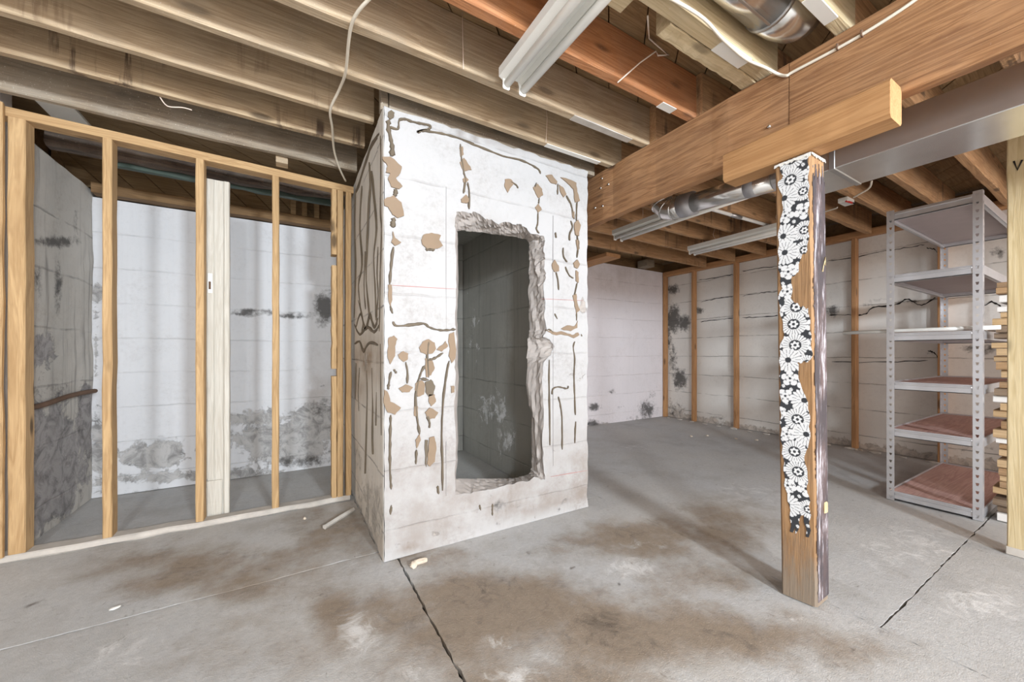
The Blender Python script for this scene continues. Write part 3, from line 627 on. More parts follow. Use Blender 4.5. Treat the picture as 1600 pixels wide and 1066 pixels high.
for a, b, n in (((CX0, 0), (CX1, 0), 34), ((CX1, 0), (CX1, CZ), 60), ((CX1, CZ), (CX0, CZ), 34), ((CX0, CZ), (CX0, 0), 60)):
    for k in range(n):
        q = np.array(a)+(np.array(b)-np.array(a))*k/n
        if 0 < k:
            if a[0] == b[0] == CX1: q = q+[-.014*abs(lownoise(q[None]*9, 3)[0])-random.uniform(0, .006), 0]
            elif a[1] == b[1] == CZ: q = q+[0, random.uniform(-.008, .006)]
            elif a[0] == b[0] == CX0: q = q+[random.uniform(0, .004), 0]
        cloop.append(q)
pts = [Vector(p) for p in cloop]+[Vector(p) for p in fin]
n0, n1 = len(cloop), len(fin)
edges = [(i, (i+1) % n0) for i in range(n0)]+[(n0+i, n0+(i+1) % n1) for i in range(n1)]
hole = [tuple(p) for p in fin]
for gx in np.arange(CX0+.04, CX1-.03, .04):
    for gz in np.arange(.04, CZ-.03, .04):
        if not inside(hole, gx, gz): pts.append(Vector((gx+random.uniform(-.006, .006), gz+random.uniform(-.006, .006))))
vo, eo, fo, _, _, _ = delaunay_2d_cdt(pts, edges, [], 1, 1e-5)
P = np.array([tuple(v) for v in vo]); FO = [f for f in fo if not inside(hole, *P[list(f)].mean(0))]
disp = .004*lownoise(P, 11, 4)
bm = bmesh.new(); fv = [bm.verts.new((p[0], CY+d, p[1])) for p, d in zip(P, disp)]
for f in FO: bm.faces.new([fv[i] for i in f])
# outer returns
bo = [bm.verts.new((p[0], CY+CT, p[1])) for p in cloop]
for i in range(n0): bm.faces.new([fv[i], fv[(i+1) % n0], bo[(i+1) % n0], bo[i]])
# back skin
pts2 = [Vector((CX0, 0)), Vector((CX1, 0)), Vector((CX1, CZ)), Vector((CX0, CZ))]+[Vector(p) for p in bin_]
ed2 = [(0, 1), (1, 2), (2, 3), (3, 0)]+[(4+i, 4+(i+1) % n1) for i in range(n1)]
v2, _, f2, _, _, _ = delaunay_2d_cdt(pts2, ed2, [], 1, 1e-5); h2 = [tuple(p) for p in bin_]
P2_ = np.array([tuple(v) for v in v2]); bv2 = [bm.verts.new((p[0], CY+CT, p[1])) for p in P2_]
for f in f2:
    if not inside(h2, *P2_[list(f)].mean(0)): bm.faces.new([bv2[i] for i in f])
nface = len(bm.verts)
o = FWALL = from_bm('front_wall', bm, M['w_front'], cl)
front = [(B_, 650, 770, 60, 40, .5), (B_, 640, 856, 50, 8, .9), (B_, 690, 840, 40, 20, .4), (B_, 770, 795, 60, 28, .55), (B_, 880, 700, 35, 40, .35), (B_, 650, 700, 60, 50, .3), (B_, 860, 770, 50, 30, .35), (B_, 740, 345, 40, 10, .4), (R_, 895, 585, 22, 10, .6), (R_, 800, 790, 30, 14, .5), (G_, 780, 790, 12, 18, .7), (G_, 745, 800, 8, 12, .6), (G_, 780, 818, 6, 5, .9), (G_, 872, 797, 7, 5, .8), (G_, 630, 850, 40, 4, .5), (R_, 912, 480, 8, 18, .8), (B_, 610, 830, 20, 40, .5)]
allv = np.array([tuple(v.co) for v in o.data.vertices])+np.array(root_loc(cl)); fm = blob_mask(allv[:, [0, 2]], lambda u, v: ony(u, v, CY)[[0, 2]], front)
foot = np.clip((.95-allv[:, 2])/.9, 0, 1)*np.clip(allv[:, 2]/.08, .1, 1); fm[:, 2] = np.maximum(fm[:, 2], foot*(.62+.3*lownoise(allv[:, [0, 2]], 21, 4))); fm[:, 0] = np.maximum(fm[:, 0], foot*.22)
set_mask(o, fm)
# broken reveal between front and back edge of the opening, several ragged rings
bm = bmesh.new(); rings = []
RN = 7
for r in range(RN+1):
    k = r/RN; ring = []
    for i in range(n1):
        p = np.array(fin[i])*(1-k)+np.array(bin_[i])*k
        y = CY+CT*k+(0.002 if r == 0 else 0)
        if 0 < r < RN:
            top = fpx[i][1] < 372; rt = fpx[i][0] > 845; a = (.0035 if k < .55 else .0012) if (top or rt) else .002
            w_ = .6*math.sin(i*.21+r)+.4*math.sin(i*.57+r*2.1)
            p = p+rng.normal(0, a, 2)+(np.array([.012, 0]) if rt else np.array([0, .010]) if top else np.zeros(2))*w_*math.sin(k*3.14)
        ring.append(bm.verts.new((p[0], y, p[1])))
    rings.append(ring)
for r in range(RN):
    for i in range(n1): bm.faces.new([rings[r][i], rings[r][(i+1) % n1], rings[r+1][(i+1) % n1], rings[r+1][i]])
from_bm('broken_reveal', bm, M['rough'], cl)
side_b = [(B_, 575, 560, 30, 40, 1.), (B_, 560, 600, 20, 25, .7), (R_, 575, 800, 35, 60, .8), (R_, 570, 560, 10, 30, .5), (B_, 590, 830, 20, 60, .5), (R_, 560, 720, 12, 40, .5)]
SWALL = slab_wall('side_wall', 'x', CX0+.001, CY+CT, 4.085, 0, CZ, .15, M['w_side'], side_b, cl, seed=12, bumpy=.006)
# the return of the front wall on the left side wears the side paint too
slab_wall('corner_skin', 'x', CX0-.003, CY+.004, CY+CT, 0, CZ-.004, .002, M['w_side'], side_b, cl, seed=12, bumpy=0)
slab_wall('side_wall', 'x', 1.712, CY+CT, 4.085, 0, CZ, .14, M['w_bare'], [(R_, 770, 640, 40, 50, .55), (R_, 740, 520, 20, 80, .4), (R_, 790, 690, 30, 30, .6)], cl, seed=13, bumpy=.006)
slab_wall('back_wall', 'y', 3.98, CX0+.16, 1.705, 0, CZ, .10, M['w_bare'], [], cl, seed=14)
box('roof_slab', CX0+.155, 1.708, CY+CT+.002, 3.975, CZ-.08, CZ-.002, M['w_bare'], cl, 0)
# glue beads and torn paper traced on the two faces
S1 = (540, 150, 2.88); S2 = (540, 500, 2.665); S3 = (700, 220, 3.554); S4 = (700, 500, 2.9625)
def tr(pts, S): return [(S[0]+x/S[2], S[1]+y/S[2]) for x, y in pts]
def patch(px, mat, plane='y', th=.004, name='paper_patch'):
    c = [ony(u, v, CY)[[0, 2]] for u, v in px] if plane == 'y' else [onx(u, v, CX0)[[1, 2]] for u, v in px]
    Q = []
    for i in range(len(c)):
        a, b = np.array(c[i]), np.array(c[(i+1) % len(c)]); d = b-a; nn = np.array([-d[1], d[0]])
        Q += [a, a+d*.33+nn*random.uniform(-.06, .06), a+d*.67+nn*random.uniform(-.06, .06)]
    mk = (lambda p, o: (p[0], CY-o, p[1])) if plane == 'y' else (lambda p, o: (CX0-o, p[0], p[1]))
    n = len(Q); vo_, _, fo_, _, _, _ = delaunay_2d_cdt([Vector(q) for q in Q], [(i, (i+1) % n) for i in range(n)], [], 1, 1e-6)
    q2 = [tuple(v) for v in vo_]; pl_ = [tuple(q) for q in Q]
    bm = bmesh.new(); f = [bm.verts.new(mk(p, th+.003)) for p in q2]; b = [bm.verts.new(mk(p, -.004)) for p in q2]
    for t_ in fo_:
        if inside(pl_, *np.array([q2[i] for i in t_]).mean(0)): bm.faces.new([f[i] for i in t_])
    for e in [e for e in bm.edges if len(e.link_faces) == 1]:
        i, j = f.index(e.verts[0]), f.index(e.verts[1]); bm.faces.new([f[i], f[j], b[j], b[i]])
    for v_ in [v_ for v_ in bm.verts if not v_.link_faces]: bm.verts.remove(v_)
    return from_bm(name, bm, mat, FWALL if plane == 'y' else SWALL)
def bead(px, w, mat, plane='y', name='glue_bead', h=.005):
    c = [ony(u, v, CY)[[0, 2]] for u, v in px] if plane == 'y' else [onx(u, v, CX0)[[1, 2]] for u, v in px]
    c = spline(c, 4) if len(c) > 2 else [np.array(c[0])+(np.array(c[1])-np.array(c[0]))*k/6 for k in range(7)]
    mk = (lambda p, o: (p[0], CY-o, p[1])) if plane == 'y' else (lambda p, o: (CX0-o, p[0], p[1]))
    V = []; F = []; m = len(c)
    for i, p in enumerate(c):
        t_ = c[min(i+1, m-1)]-c[max(i-1, 0)]; t_ = t_/(np.linalg.norm(t_)+1e-9); nn = np.array([-t_[1], t_[0]])
        ww = w*1.45*random.uniform(.6, 1.3)*(.35 if i in (0, m-1) else 1)
        q = p+nn*random.uniform(-.15, .15)*w
        V += [mk(q-nn*ww, -.003), mk(q-nn*ww*.5, h+.003), mk(q+nn*ww*.5, h+.003), mk(q+nn*ww, -.003)]
        if i: k = i*4; F += [(k-4, k-3, k+1, k), (k-3, k-2, k+2, k+1), (k-2, k-1, k+3, k+2)]
    return mesh(name, V, F, mat, FWALL if plane == 'y' else SWALL)
for S, L in ((S1, [[(165, 275), (200, 275), (252, 320), (245, 350), (225, 372), (255, 408), (240, 420), (205, 410), (190, 375), (200, 350), (180, 345), (188, 315), (165, 285)], [(172, 468), (215, 448), (250, 480), (262, 540), (235, 550), (210, 535), (190, 500), (175, 495)], [(340, 648), (350, 625), (385, 617), (428, 628), (420, 650), (437, 675), (420, 685), (400, 690), (365, 688), (345, 670)], [(212, 610), (222, 640), (250, 660), (222, 675), (205, 660), (212, 640)], [(190, 850), (206, 850), (208, 900), (204, 955), (192, 920)], [(512, 300), (530, 280), (560, 320), (565, 335), (530, 340)], [(525, 375), (540, 365), (552, 380), (540, 395), (528, 390)], [(518, 465), (540, 445), (560, 470), (545, 485), (520, 480)], [(510, 235), (525, 228), (530, 265), (515, 275)]]),
             (S2, [[(178, 75), (200, 65), (215, 80), (205, 110), (205, 150), (185, 185), (175, 160), (178, 110)], [(217, 145), (240, 130), (260, 140), (258, 165), (240, 175), (222, 160)], [(220, 285), (250, 268), (280, 280), (265, 300), (235, 302)], [(160, 290), (175, 300), (185, 340), (230, 365), (205, 395), (175, 385), (158, 345)], [(305, 115), (320, 90), (345, 80), (370, 95), (375, 120), (360, 140), (335, 145), (312, 135)], [(330, 160), (360, 170), (370, 200), (355, 230), (335, 240), (330, 200)], [(290, 265), (315, 250), (330, 270), (325, 310), (300, 320), (288, 290)], [(345, 310), (370, 310), (375, 340), (355, 360), (345, 340)], [(330, 385), (350, 365), (385, 385), (370, 410), (340, 412)], [(285, 360), (300, 360), (300, 400), (285, 400)], [(290, 500), (308, 475), (312, 500), (295, 535)], [(348, 490), (368, 485), (375, 510), (370, 590), (350, 610), (338, 600), (345, 540)], [(378, 125), (415, 88), (425, 110), (400, 132)], [(430, 60), (450, 50), (455, 160), (440, 180), (428, 150)], [(438, 275), (452, 275), (452, 300), (440, 305)]]),
             (S3, [[(315, 215), (345, 215), (365, 235), (340, 270), (330, 290), (312, 255)], [(470, 260), (495, 240), (520, 270), (525, 305), (500, 320), (485, 295)], [(482, 370), (500, 350), (518, 385), (498, 402)], [(540, 195), (575, 190), (605, 230), (600, 245), (570, 235), (555, 215)], [(615, 245), (640, 265), (655, 300), (640, 315), (622, 285)], [(622, 205), (665, 215), (710, 235), (715, 285), (730, 335), (705, 345), (695, 270), (665, 240)], [(688, 392), (700, 395), (698, 432), (690, 425)], [(700, 460), (720, 440), (735, 470), (725, 530), (708, 525), (700, 490)], [(575, 690), (590, 662), (612, 695), (615, 725), (590, 730), (578, 710)], [(695, 680), (715, 660), (730, 685), (718, 710), (700, 705)], [(708, 720), (722, 730), (722, 790), (708, 780)], [(690, 860), (710, 850), (715, 900), (730, 940), (710, 960), (700, 900)], [(625, 1045), (660, 1025), (700, 1030), (718, 1000), (715, 1040), (680, 1058)], [(710, 550), (726, 555), (728, 600), (718, 615)]]),
             (S4, [[(455, 50), (480, 52), (540, 58), (572, 70), (600, 58), (606, 70), (580, 85), (540, 72), (480, 66)]])):
    for L_ in L: patch(tr(L_, S), M['tan'])
patch(tr([(190, 75), (205, 66), (220, 78), (215, 100), (200, 108), (188, 95)], S1), M['glue'])
patch(tr([(330, 260), (355, 248), (372, 275), (365, 310), (345, 320), (332, 300)], S2), M['glue'])
patch(tr([(330, 500), (342, 500), (340, 560), (336, 612), (330, 600)], S2), M['glue'])
for S, w, L in ((S1, .011, [[(195, 108), (192, 140), (205, 200), (210, 240), (205, 272)], [(227, 418), (222, 452)], [(217, 548), (212, 592)]]),
                (S1, .006, [[(196, 140), (235, 150), (240, 112), (265, 105), (300, 118), (340, 125), (380, 135), (375, 150), (345, 155), (320, 165)], [(320, 165), (345, 157), (400, 165), (470, 180), (576, 215)], [(215, 680), (205, 760), (198, 850)], [(200, 945), (212, 980)], [(212, 1015), (230, 1035), (300, 1030), (350, 1025), (385, 1045), (440, 1055), (495, 1050)], [(515, 218), (520, 280), (530, 340), (538, 380), (530, 440)], [(548, 390), (556, 440), (555, 510)], [(358, 690), (400, 694)]]),
                (S2, .0055, [[(190, 215), (180, 265), (178, 290)], [(250, 175), (258, 220), (256, 265)], [(188, 395), (186, 480), (185, 560), (186, 640), (190, 705)], [(190, 770), (186, 810)], [(330, 190), (310, 230), (295, 290), (292, 360), (300, 420), (308, 475)], [(340, 400), (350, 430), (348, 450)], [(430, 170), (415, 260), (405, 360), (400, 480), (403, 600), (403, 710)], [(345, 90), (340, 150), (345, 240)], [(405, 138), (370, 160), (340, 170)], [(295, 540), (292, 600)], [(310, 245), (345, 250)], [(200, 205), (212, 222)], [(383, 690), (386, 725)]]),
                (S3, .006, [[(80, 0), (200, 45), (300, 85), (390, 105), (450, 130), (500, 160), (512, 185)]]),
                (S3, .004, [[(345, 230), (375, 245), (388, 265)], [(505, 320), (502, 350)], [(498, 400), (497, 460), (490, 490), (505, 515)], [(655, 305), (680, 350), (692, 400), (700, 435)], [(715, 340), (712, 400), (712, 445)], [(715, 525), (722, 580), (715, 650)], [(598, 730), (608, 770), (613, 830)], [(715, 790), (705, 840), (700, 860)], [(712, 955), (712, 1000)], [(680, 445), (690, 480), (675, 520), (675, 555)], [(638, 595), (640, 640), (660, 675)], [(650, 700), (670, 745), (695, 765)], [(595, 510), (600, 540)], [(590, 960), (605, 990)], [(608, 240), (607, 300)], [(490, 235), (480, 260)]]),
                (S4, .0045, [[(585, 100), (578, 130), (585, 180), (582, 260), (585, 350), (588, 440)], [(590, 470), (585, 570)], [(467, 185), (467, 300), (470, 450), (470, 580)], [(480, 345), (485, 320), (510, 310), (550, 318), (555, 305)], [(510, 355), (520, 400), (527, 470), (527, 600)], [(450, 50), (470, 45), (485, 60)], [(614, 66), (618, 76)], [(145, 855), (150, 880)], [(205, 850), (204, 905)]])):
    for L_ in L: bead(tr(L_, S), w, M['glue'])
for L_ in ([(612, 446), (713, 452)], [(845, 467), (911, 470)], [(860, 745), (918, 735)]): bead(L_, .0014, M['pink'], name='chalk_line', h=.0005)
for L_ in ([(697, 292), (697, 513)], [(697, 690), (697, 775)], [(864, 337), (864, 728)]): bead(L_, .0013, M['pencil'], name='pencil_line', h=.0005)
for S, w, L in ((S1, .012, [[(155, 170), (110, 240), (60, 400), (48, 430)], [(160, 180), (162, 300), (160, 520), (165, 600), (160, 780), (158, 900), (155, 1060)], [(108, 300), (112, 400), (105, 480), (98, 640), (95, 800), (100, 900), (110, 1000)], [(118, 340), (130, 470), (140, 600), (130, 720), (135, 850), (140, 1010)], [(75, 405), (70, 480), (65, 600), (75, 760), (60, 850), (70, 950)], [(45, 430), (42, 600), (46, 800), (40, 1000)], [(150, 680), (145, 800), (150, 900), (140, 1000)], [(50, 1040), (70, 980), (90, 1050), (110, 990), (130, 1040), (150, 1000)], [(60, 920), (80, 1010), (75, 1060)], [(90, 700), (86, 850), (92, 960)]]),
                (S2, .009, [[(40, 20), (60, 60), (90, 30), (120, 50), (145, 20)], [(40, 100), (60, 90), (75, 130), (100, 95), (140, 105)], [(60, 200), (55, 300), (58, 380)], [(90, 210), (92, 330), (88, 440), (82, 640)], [(112, 200), (115, 330), (112, 480), (114, 560)], [(132, 300), (128, 440)], [(148, 100), (150, 300), (152, 480)], [(45, 180), (42, 330)]])):
    for L_ in L: bead(tr(L_, S), w, M['glue'], 'x', h=.003)

# ================================================================ LEFT STUD WALL
YS = 3.055
sw = empty('stud_wall', (-.45, YS, 0), 'open wall frame of yellow pine studs between the room and recess', 'stud wall')
def plate_z(x): return 2.345-(x+1.29)*.026
bm = bmesh.new()
V = []
for x, zb in ((-1.40, plate_z(-1.4)), (-.51, plate_z(-.51)), (.424, plate_z(.424))):
    for y, z in ((YS, zb), (YS+.09, zb), (YS+.09, zb+.05), (YS, zb+.05)): V.append(bm.verts.new((x, y, z)))
for i in range(2):
    for k in range(4): bm.faces.new([V[i*4+k], V[i*4+(k+1) % 4], V[i*4+4+(k+1) % 4], V[i*4+4+k]])
bm.faces.new(V[:4]); bm.faces.new(V[8:])
bmesh.ops.bevel(bm, geom=[e for e in bm.edges if abs(e.verts[0].co.x-e.verts[1].co.x) > .3], offset=.004, segments=1, affect='EDGES')
from_bm('top_plate', bm, M['studp'], sw)
timber('bottom_plate', -1.40, .40, YS-.005, YS+.09, 0, .038, M['sill'], sw, jit=.004, bev=.008)
def stud(x0, x1, z1=None, y0=YS+.001, y1=YS+.089, z0=.038, name='stud'):
    return timber(name, x0, x1, y0, y1, z0, z1 or plate_z(x0)-.0, M['stud'], sw, jit=.002, seg=16)
stud(-1.34, -1.272, z1=2.40, y0=YS-.03, y1=YS-.002); stud(-1.268, -1.205); stud(-.915, -.875); stud(-.500, -.458); stud(-.094, -.053)
stud(.313, .353); stud(.371, .409)
stud(.276, .310, z0=1.825, name='cripple'); stud(.276, .310, z0=.985, z1=1.745, name='cripple'); stud(.276, .310, z1=.93, name='cripple')
# white board standing behind the studs
wb = empty('white_plank', (-.40, 3.22, 0), 'tall white painted door jamb plank with rusty hinge plate standing behind studs', 'plank')
timber('plank_body', -.462, -.340, 3.18, 3.215, 0, 2.255, M['door_white'], wb, jit=.0015)
timber('raised_strip', -.463, -.422, 3.165, 3.1795, .27, 2.25, M['door_white'], wb, jit=.001); timber('raised_strip', -.3705, -.339, 3.160, 3.1795, .0, 2.25, M['door_white'], wb, jit=.001)
timber('raised_strip', -.463, -.380, 3.167, 3.1795, .0, .255, M['door_white'], wb, jit=.001)
hp = ony(328, 445, 3.163)
box('hinge_plate', hp[0]-.012, hp[0]+.014, 3.160, 3.166, hp[2]-.055, hp[2]+.075, M['white'], wb, .002)
tube('hinge_pin', [(hp[0], 3.158, hp[2]-.03), (hp[0], 3.158, hp[2]+.02)], .006, M['rust'], wb)

# ================================================================ RIGHT STUD WALL
XR = 5.60
rs = empty('stud_wall', (XR, 2, 0), 'brown wood stud frame standing against the cracked right wall', 'stud wall')
timber('top_plate', XR, XR+.09, -1.5, 4.33, 2.42, 2.50, M['studry'], rs, jit=.003, seg=20)
for y in (4.40, 3.79, 3.12, 2.447, 1.774, 1.10, .42):
    y = min(y, 4.33); timber('stud', XR+.001, XR+.089, y-.042, y, 0, 2.42, M['studr'], rs, jit=.002, seg=12)

# ================================================================ LIGHT FIXTURES
def strip_light(x0, x1, y0, y1, z0, label):
    """two-lamp strip: ribbed white channel with tubes slung under it"""
    w = x1-x0; t_ = empty('strip_light', ((x0+x1)/2, (y0+y1)/2, z0), label, 'light', 'fluorescent strip lights')
    prof = [(0, .085), (0, .045), (.18*w, .03), (.30*w, .03), (.36*w, .055), (.64*w, .055), (.70*w, .03), (.82*w, .03), (w, .045), (w, .085)]
    V = []; F = []
    n = len(prof)
    for y in (y0, y1):
        for a, b in prof: V.append((x0+a, y, z0+b))
    for k in range(n): F.append((k, (k+1) % n, n+(k+1) % n, n+k))
    F.append(tuple(range(n-1, -1, -1))); F.append(tuple(range(n, 2*n)))
    bm = bmesh.new(); bv = [bm.verts.new(v) for v in V]
    for f in F: bm.faces.new([bv[i] for i in f])
    from_bm('housing', bm, M['white'], t_)
    for c in (.22, .78):
        tube('lamp_tube', [(x0+c*w, y0+.02, z0+.012), (x0+c*w, y1-.02, z0+.012)], .0175, M['tubew'], t_, n=14)
        for y in (y0+.001, y1-.016): box('lamp_holder', x0+c*w-.019, x0+c*w+.019, y, y+.015, z0-.010, z0+.05, M['white'], t_, .006)
    return t_
strip_light(.845, 1.005, .33, 1.55, 2.345, 'white two tube strip light hung under the pale joists before the closet')
strip_light(2.77, 2.93, 1.28, 2.735, 2.235, 'long white strip light hung behind the round pipe')
strip_light(4.15, 4.32, 1.67, 2.86, 2.303, 'white strip light hung by thin wires nearest the right stud wall')
for y in (1.5, 2.42): tag(tube('hanger_wire', [(2.85, y, 2.321), (2.86, y+.01, 2.45), (2.85, y, 2.668)], .002, M['wire'], n=5), 'thin hanger wire above the strip light behind the round pipe', 'wire', 'hanger wires behind the pipe')
for y in (1.9, 2.55): tag(tube('hanger_wire', [(4.23, y, 2.389), (4.20, y+.02, 2.46), (4.22, y, 2.56), (4.21, y, 2.668)], .002, M['wire'], n=5), 'thin hanger wire holding up the strip light near the right wall', 'wire', 'hanger wires')

# ================================================================ DUCTS
t = empty('rectangular_duct', (2.45, -.5, 2.0), 'shiny rectangular sheet metal duct running along behind the beam', 'duct')
DX0, DX1, DZ0, DZ1 = 2.29, 2.617, 2.0, 2.158
for i, (y0, y1) in enumerate(((.80, .98), (-.42, .798), (-1.64, -.422), (-2.86, -1.642))):
    bm = bmesh.new(); bm_box(bm, DX0, DX1, y0, y1, DZ0, DZ1, .003)
    from_bm('duct_section', bm, M['galv'], t)
for y in (.799, -.421): box('drive_cleat', DX0-.004, DX1+.004, y-.012, y+.012, DZ0-.004, DZ1+.004, M['galv_dull'], t, .002)
# transition to round pipe
V = []; F = []; n = 20
for k in range(n):
    a = 2*math.pi*k/n; ca, sa = math.cos(a), math.sin(a); m_ = max(abs(ca), abs(sa))
    V.append((2.4535+ca/m_*.162, .98, 2.079+sa/m_*.078))
for k in range(n):
    a = 2*math.pi*k/n; V.append((2.5+.07*math.cos(a), 1.14, 2.133+.07*math.sin(a)))
for k in range(n): F.append((k, (k+1) % n, n+(k+1) % n, n+k))
F.append(tuple(range(n, 2*n)))
mesh('transition', V, F, M['galv_dull'], t)
t = empty('round_pipe', (2.5, 1.5, 2.07), 'round galvanized pipe with crimped elbow hanging in front of the strip light', 'duct')
P0, P1 = np.array([2.5, 1.145, 2.135]), np.array([2.5, 1.76, 2.182]); dd = (P1-P0)/np.linalg.norm(P1-P0)
tube('pipe', [P0, P1], .066, M['galv'], t, n=20)
el = [P1, P1+dd*.06]+[(2.5, 1.82+.13*math.sin(a), 2.187+.13-.13*math.cos(a)) for a in (.5, 1.0, 1.45)]
elb = tube('elbow', el+[(2.5, 1.955, 2.42), (2.5, 1.955, 2.66)], .082, M['galv'], t, n=20)
for k in (1, 2, 3):
    p = np.array(el[k]); q = np.array(el[k+1]); d = (q-p)/np.linalg.norm(q-p); tube('seam_ring', [p-d*.005, p+d*.005], .087, M['galv'], elb, n=20)
tube('tape_band', [P1-dd*.09, P1+dd*.01], .0835, M['tape'], t, n=20); tube('tape_band', [P0+dd*.1, P0+dd*.16], .068, M['tape'], t, n=20)
t = empty('round_duct', (1.0, .80, 2.46), 'large round sheet metal duct lying between two light joists', 'duct')
tube('duct_pipe', [(-1.5, .805, 2.555), (1.30, .805, 2.555)], .098, M['galv'], t, n=24)
tube('duct_sleeve', [(1.30, .805, 2.555), (1.72, .805, 2.555)], .1, M['galv'], t, n=24)
tube('duct_elbow', [(1.72, .805, 2.555), (1.82, .80, 2.557), (1.90, .79, 2.565), (1.96, .785, 2.585)], [.102, .1, .094, .08], M['galv'], t, n=24)
for x in (1.30, 1.72): tube('seam_ring', [(x-.008, .805, 2.555), (x+.008, .805, 2.555)], .105, M['galv_dull'], t, n=24)
box('seam_strip', -1.5, 1.72, .80, .81, 2.4525, 2.458, M['galv_dull'], t, .001)

# ================================================================ CABLES, CONDUIT, BOXES
p0, p1 = onz(1110, 326.5, 2.412), onz(1199, 352, 2.412)
cd = empty('conduit', (3.8, 1.95, 2.40), 'thin white plastic conduit along a joist behind the beam', 'pipe')
ex = p1+(p1-p0)*.7; tube('conduit_pipe', [p0-(p1-p0)*.5, ex], .016, M['white'], cd, n=10)
mid = p0+(p1-p0)*.33; dd = (p1-p0)/np.linalg.norm(p1-p0); tube('coupling', [mid, mid+dd*.16], .0195, M['galv_dull'], cd, n=10)
c1_ = [onz(575, -10, 2.425), onz(566, 30, 2.42), onz(553, 75, 2.41), onz(540, 112, 2.41)]
c1_ = [(.27, 1.47, 2.425), (.22, 1.63, 2.42), ony(540, 112, 1.93), ony(530, 140, 2.10), ony(516, 172, 2.27), ony(519, 200, 2.45), ony(522, 235, 2.72), ony(530, 262, 2.9), ony(540, 283, 3.04)]
tag(tube('cable', spline(c1_, 6), .0065, M['cable'], n=8), 'loose beige cable hanging across the joists beside the closet', 'cable')
c2 = [(1.05, .935, 2.424), onz(1090, 22, 2.424), onz(1130, 62, 2.424), onz(1165, 92, 2.424), (1.90, .915, 2.424), (1.957, .885, 2.395), (1.955, .85, 2.365), onx(1240, 112, 1.957), onx(1310, 75, 1.957), onx(1365, 43, 1.957), onx(1430, 0, 1.957), onx(1520, -70, 1.957)]
tag(tube('cable', spline(c2, 6), .0065, M['cable'], n=8), 'white cable stapled along the face of the main beam', 'cable')
for (u, v) in ((1348, 54), (1310, 75)):
    p = onx(u, v, BX); b = box('cable_staple', BX-.018, BX+.004, p[1]-.003, p[1]+.003, p[2]-.012, p[2]+.012, M['rust'], None, .001); tag(b, 'small staple over the white cable on the main beam', 'staple', 'cable staples')
c3 = [onz(1012, 25, 2.45), ony(1014, 60, 1.22), ony(1028, 72, 1.2), ony(1045, 86, 1.17), ony(1028, 87, 1.2), ony(1025, 80, 1.22), ony(1000, 98, 1.26), ony(965, 129, 1.30)]
c3[0] = ony(1012, 25, 1.04)
tag(tube('bent_wire', c3, .0035, M['wire'], n=6), 'bent stiff wire dangling in front of the reddish joist', 'wire')
tag(tube('thin_wire', [ony(722, 0, 1.62), ony(723, 50, 1.62), ony(724, 108, 1.62)], .0018, M['wire'], n=5), 'thin straight wire hanging on the pale joist face', 'wire')
tag(tube('thin_wire', [ony(853, 166, 1.94), ony(855, 185, 1.93), ony(853, 222, 1.93)], .0018, M['wire'], n=5), 'thin wire hanging above the closet doorway', 'wire')
tag(tube('thin_wire', spline([ony(250, 152, 2.57), ony(262, 166, 2.56), ony(285, 168, 2.56), ony(300, 172, 2.56)], 4), .003, M['wire'], n=5), 'curled wire end poking from the streaked joist', 'wire')
t = empty('junction_box', (3.9, 1.22, 2.42), 'small white junction box with a red wire under a joist', 'junction box')
jb = onz(1322, 316, 2.40)
box('box_body', jb[0]-.07, jb[0]+.07, jb[1]-.035, jb[1]+.035, 2.385, 2.428, M['white'], t, .006)
tube('red_wire', [jb+[-.07, -.02, -.012], jb+[-.02, -.04, -.02], jb+[.03, -.03, -.012]], .008, M['wire_red'], t, n=6)
tube('black_wire', [jb+[.0, -.03, -.01], jb+[.05, -.04, -.014]], .006, M['dark'], t, n=6)
tag(tube('cable', spline([jb+.10*(onz(1340, 305, 2.40)-jb)/np.linalg.norm(onz(1340, 305, 2.40)-jb), onz(1340, 305, 2.40), onz(1358, 294, 2.42), onz(1362, 283, 2.44)], 5), .007, M['cable'], n=6), 'short beige cable curling up from the junction box', 'cable')
tag(tube('cable', spline([jb+.12*(onz(1305, 326, 2.40)-jb)/np.linalg.norm(onz(1305, 326, 2.40)-jb), onz(1305, 326, 2.40), onz(1285, 332, 2.40), onz(1262, 338, 2.40)], 5), .007, M['cable'], n=6), 'beige cable from the junction box passing behind the post', 'cable')

# ================================================================ METAL SHELVING
SX0, SX1, SY0, SY1 = 3.90, 5.36, .565, 1.025
sh = empty('shelving_unit', ((SX0+SX1)/2, (SY0+SY1)/2, 0), 'tall grey steel shelving unit with slotted uprights and pinkish boards', 'shelving')
def flange(bm, o, u, w, hgt, pitch=.052):
    """slotted strip: origin o, width vector u; teardrop holes cut through every pitch"""
    o, u = Vector(o), Vector(u); n = int(hgt/pitch); wl = u.length; ud = u.normalized()
    for k in range(n):
        z0, z1 = hgt*k/n, hgt*(k+1)/n; zc = (z0+z1)/2; m_ = o+u*.52
        outer = [bm.verts.new(o+Vector((0, 0, z0))), bm.verts.new(o+u+Vector((0, 0, z0))), bm.verts.new(o+u+Vector((0, 0, z1))), bm.verts.new(o+Vector((0, 0, z1)))]
        r = wl*.20
        hole = [bm.verts.new(m_+ud*a*r+Vector((0, 0, zc+b*r))) for a, b in ((-.5, -1.3), (.5, -1.3), (1, .9), (-1, .9))]
        for i in range(4): bm.faces.new([outer[i], outer[(i+1) % 4], hole[(i+1) % 4], hole[i]])
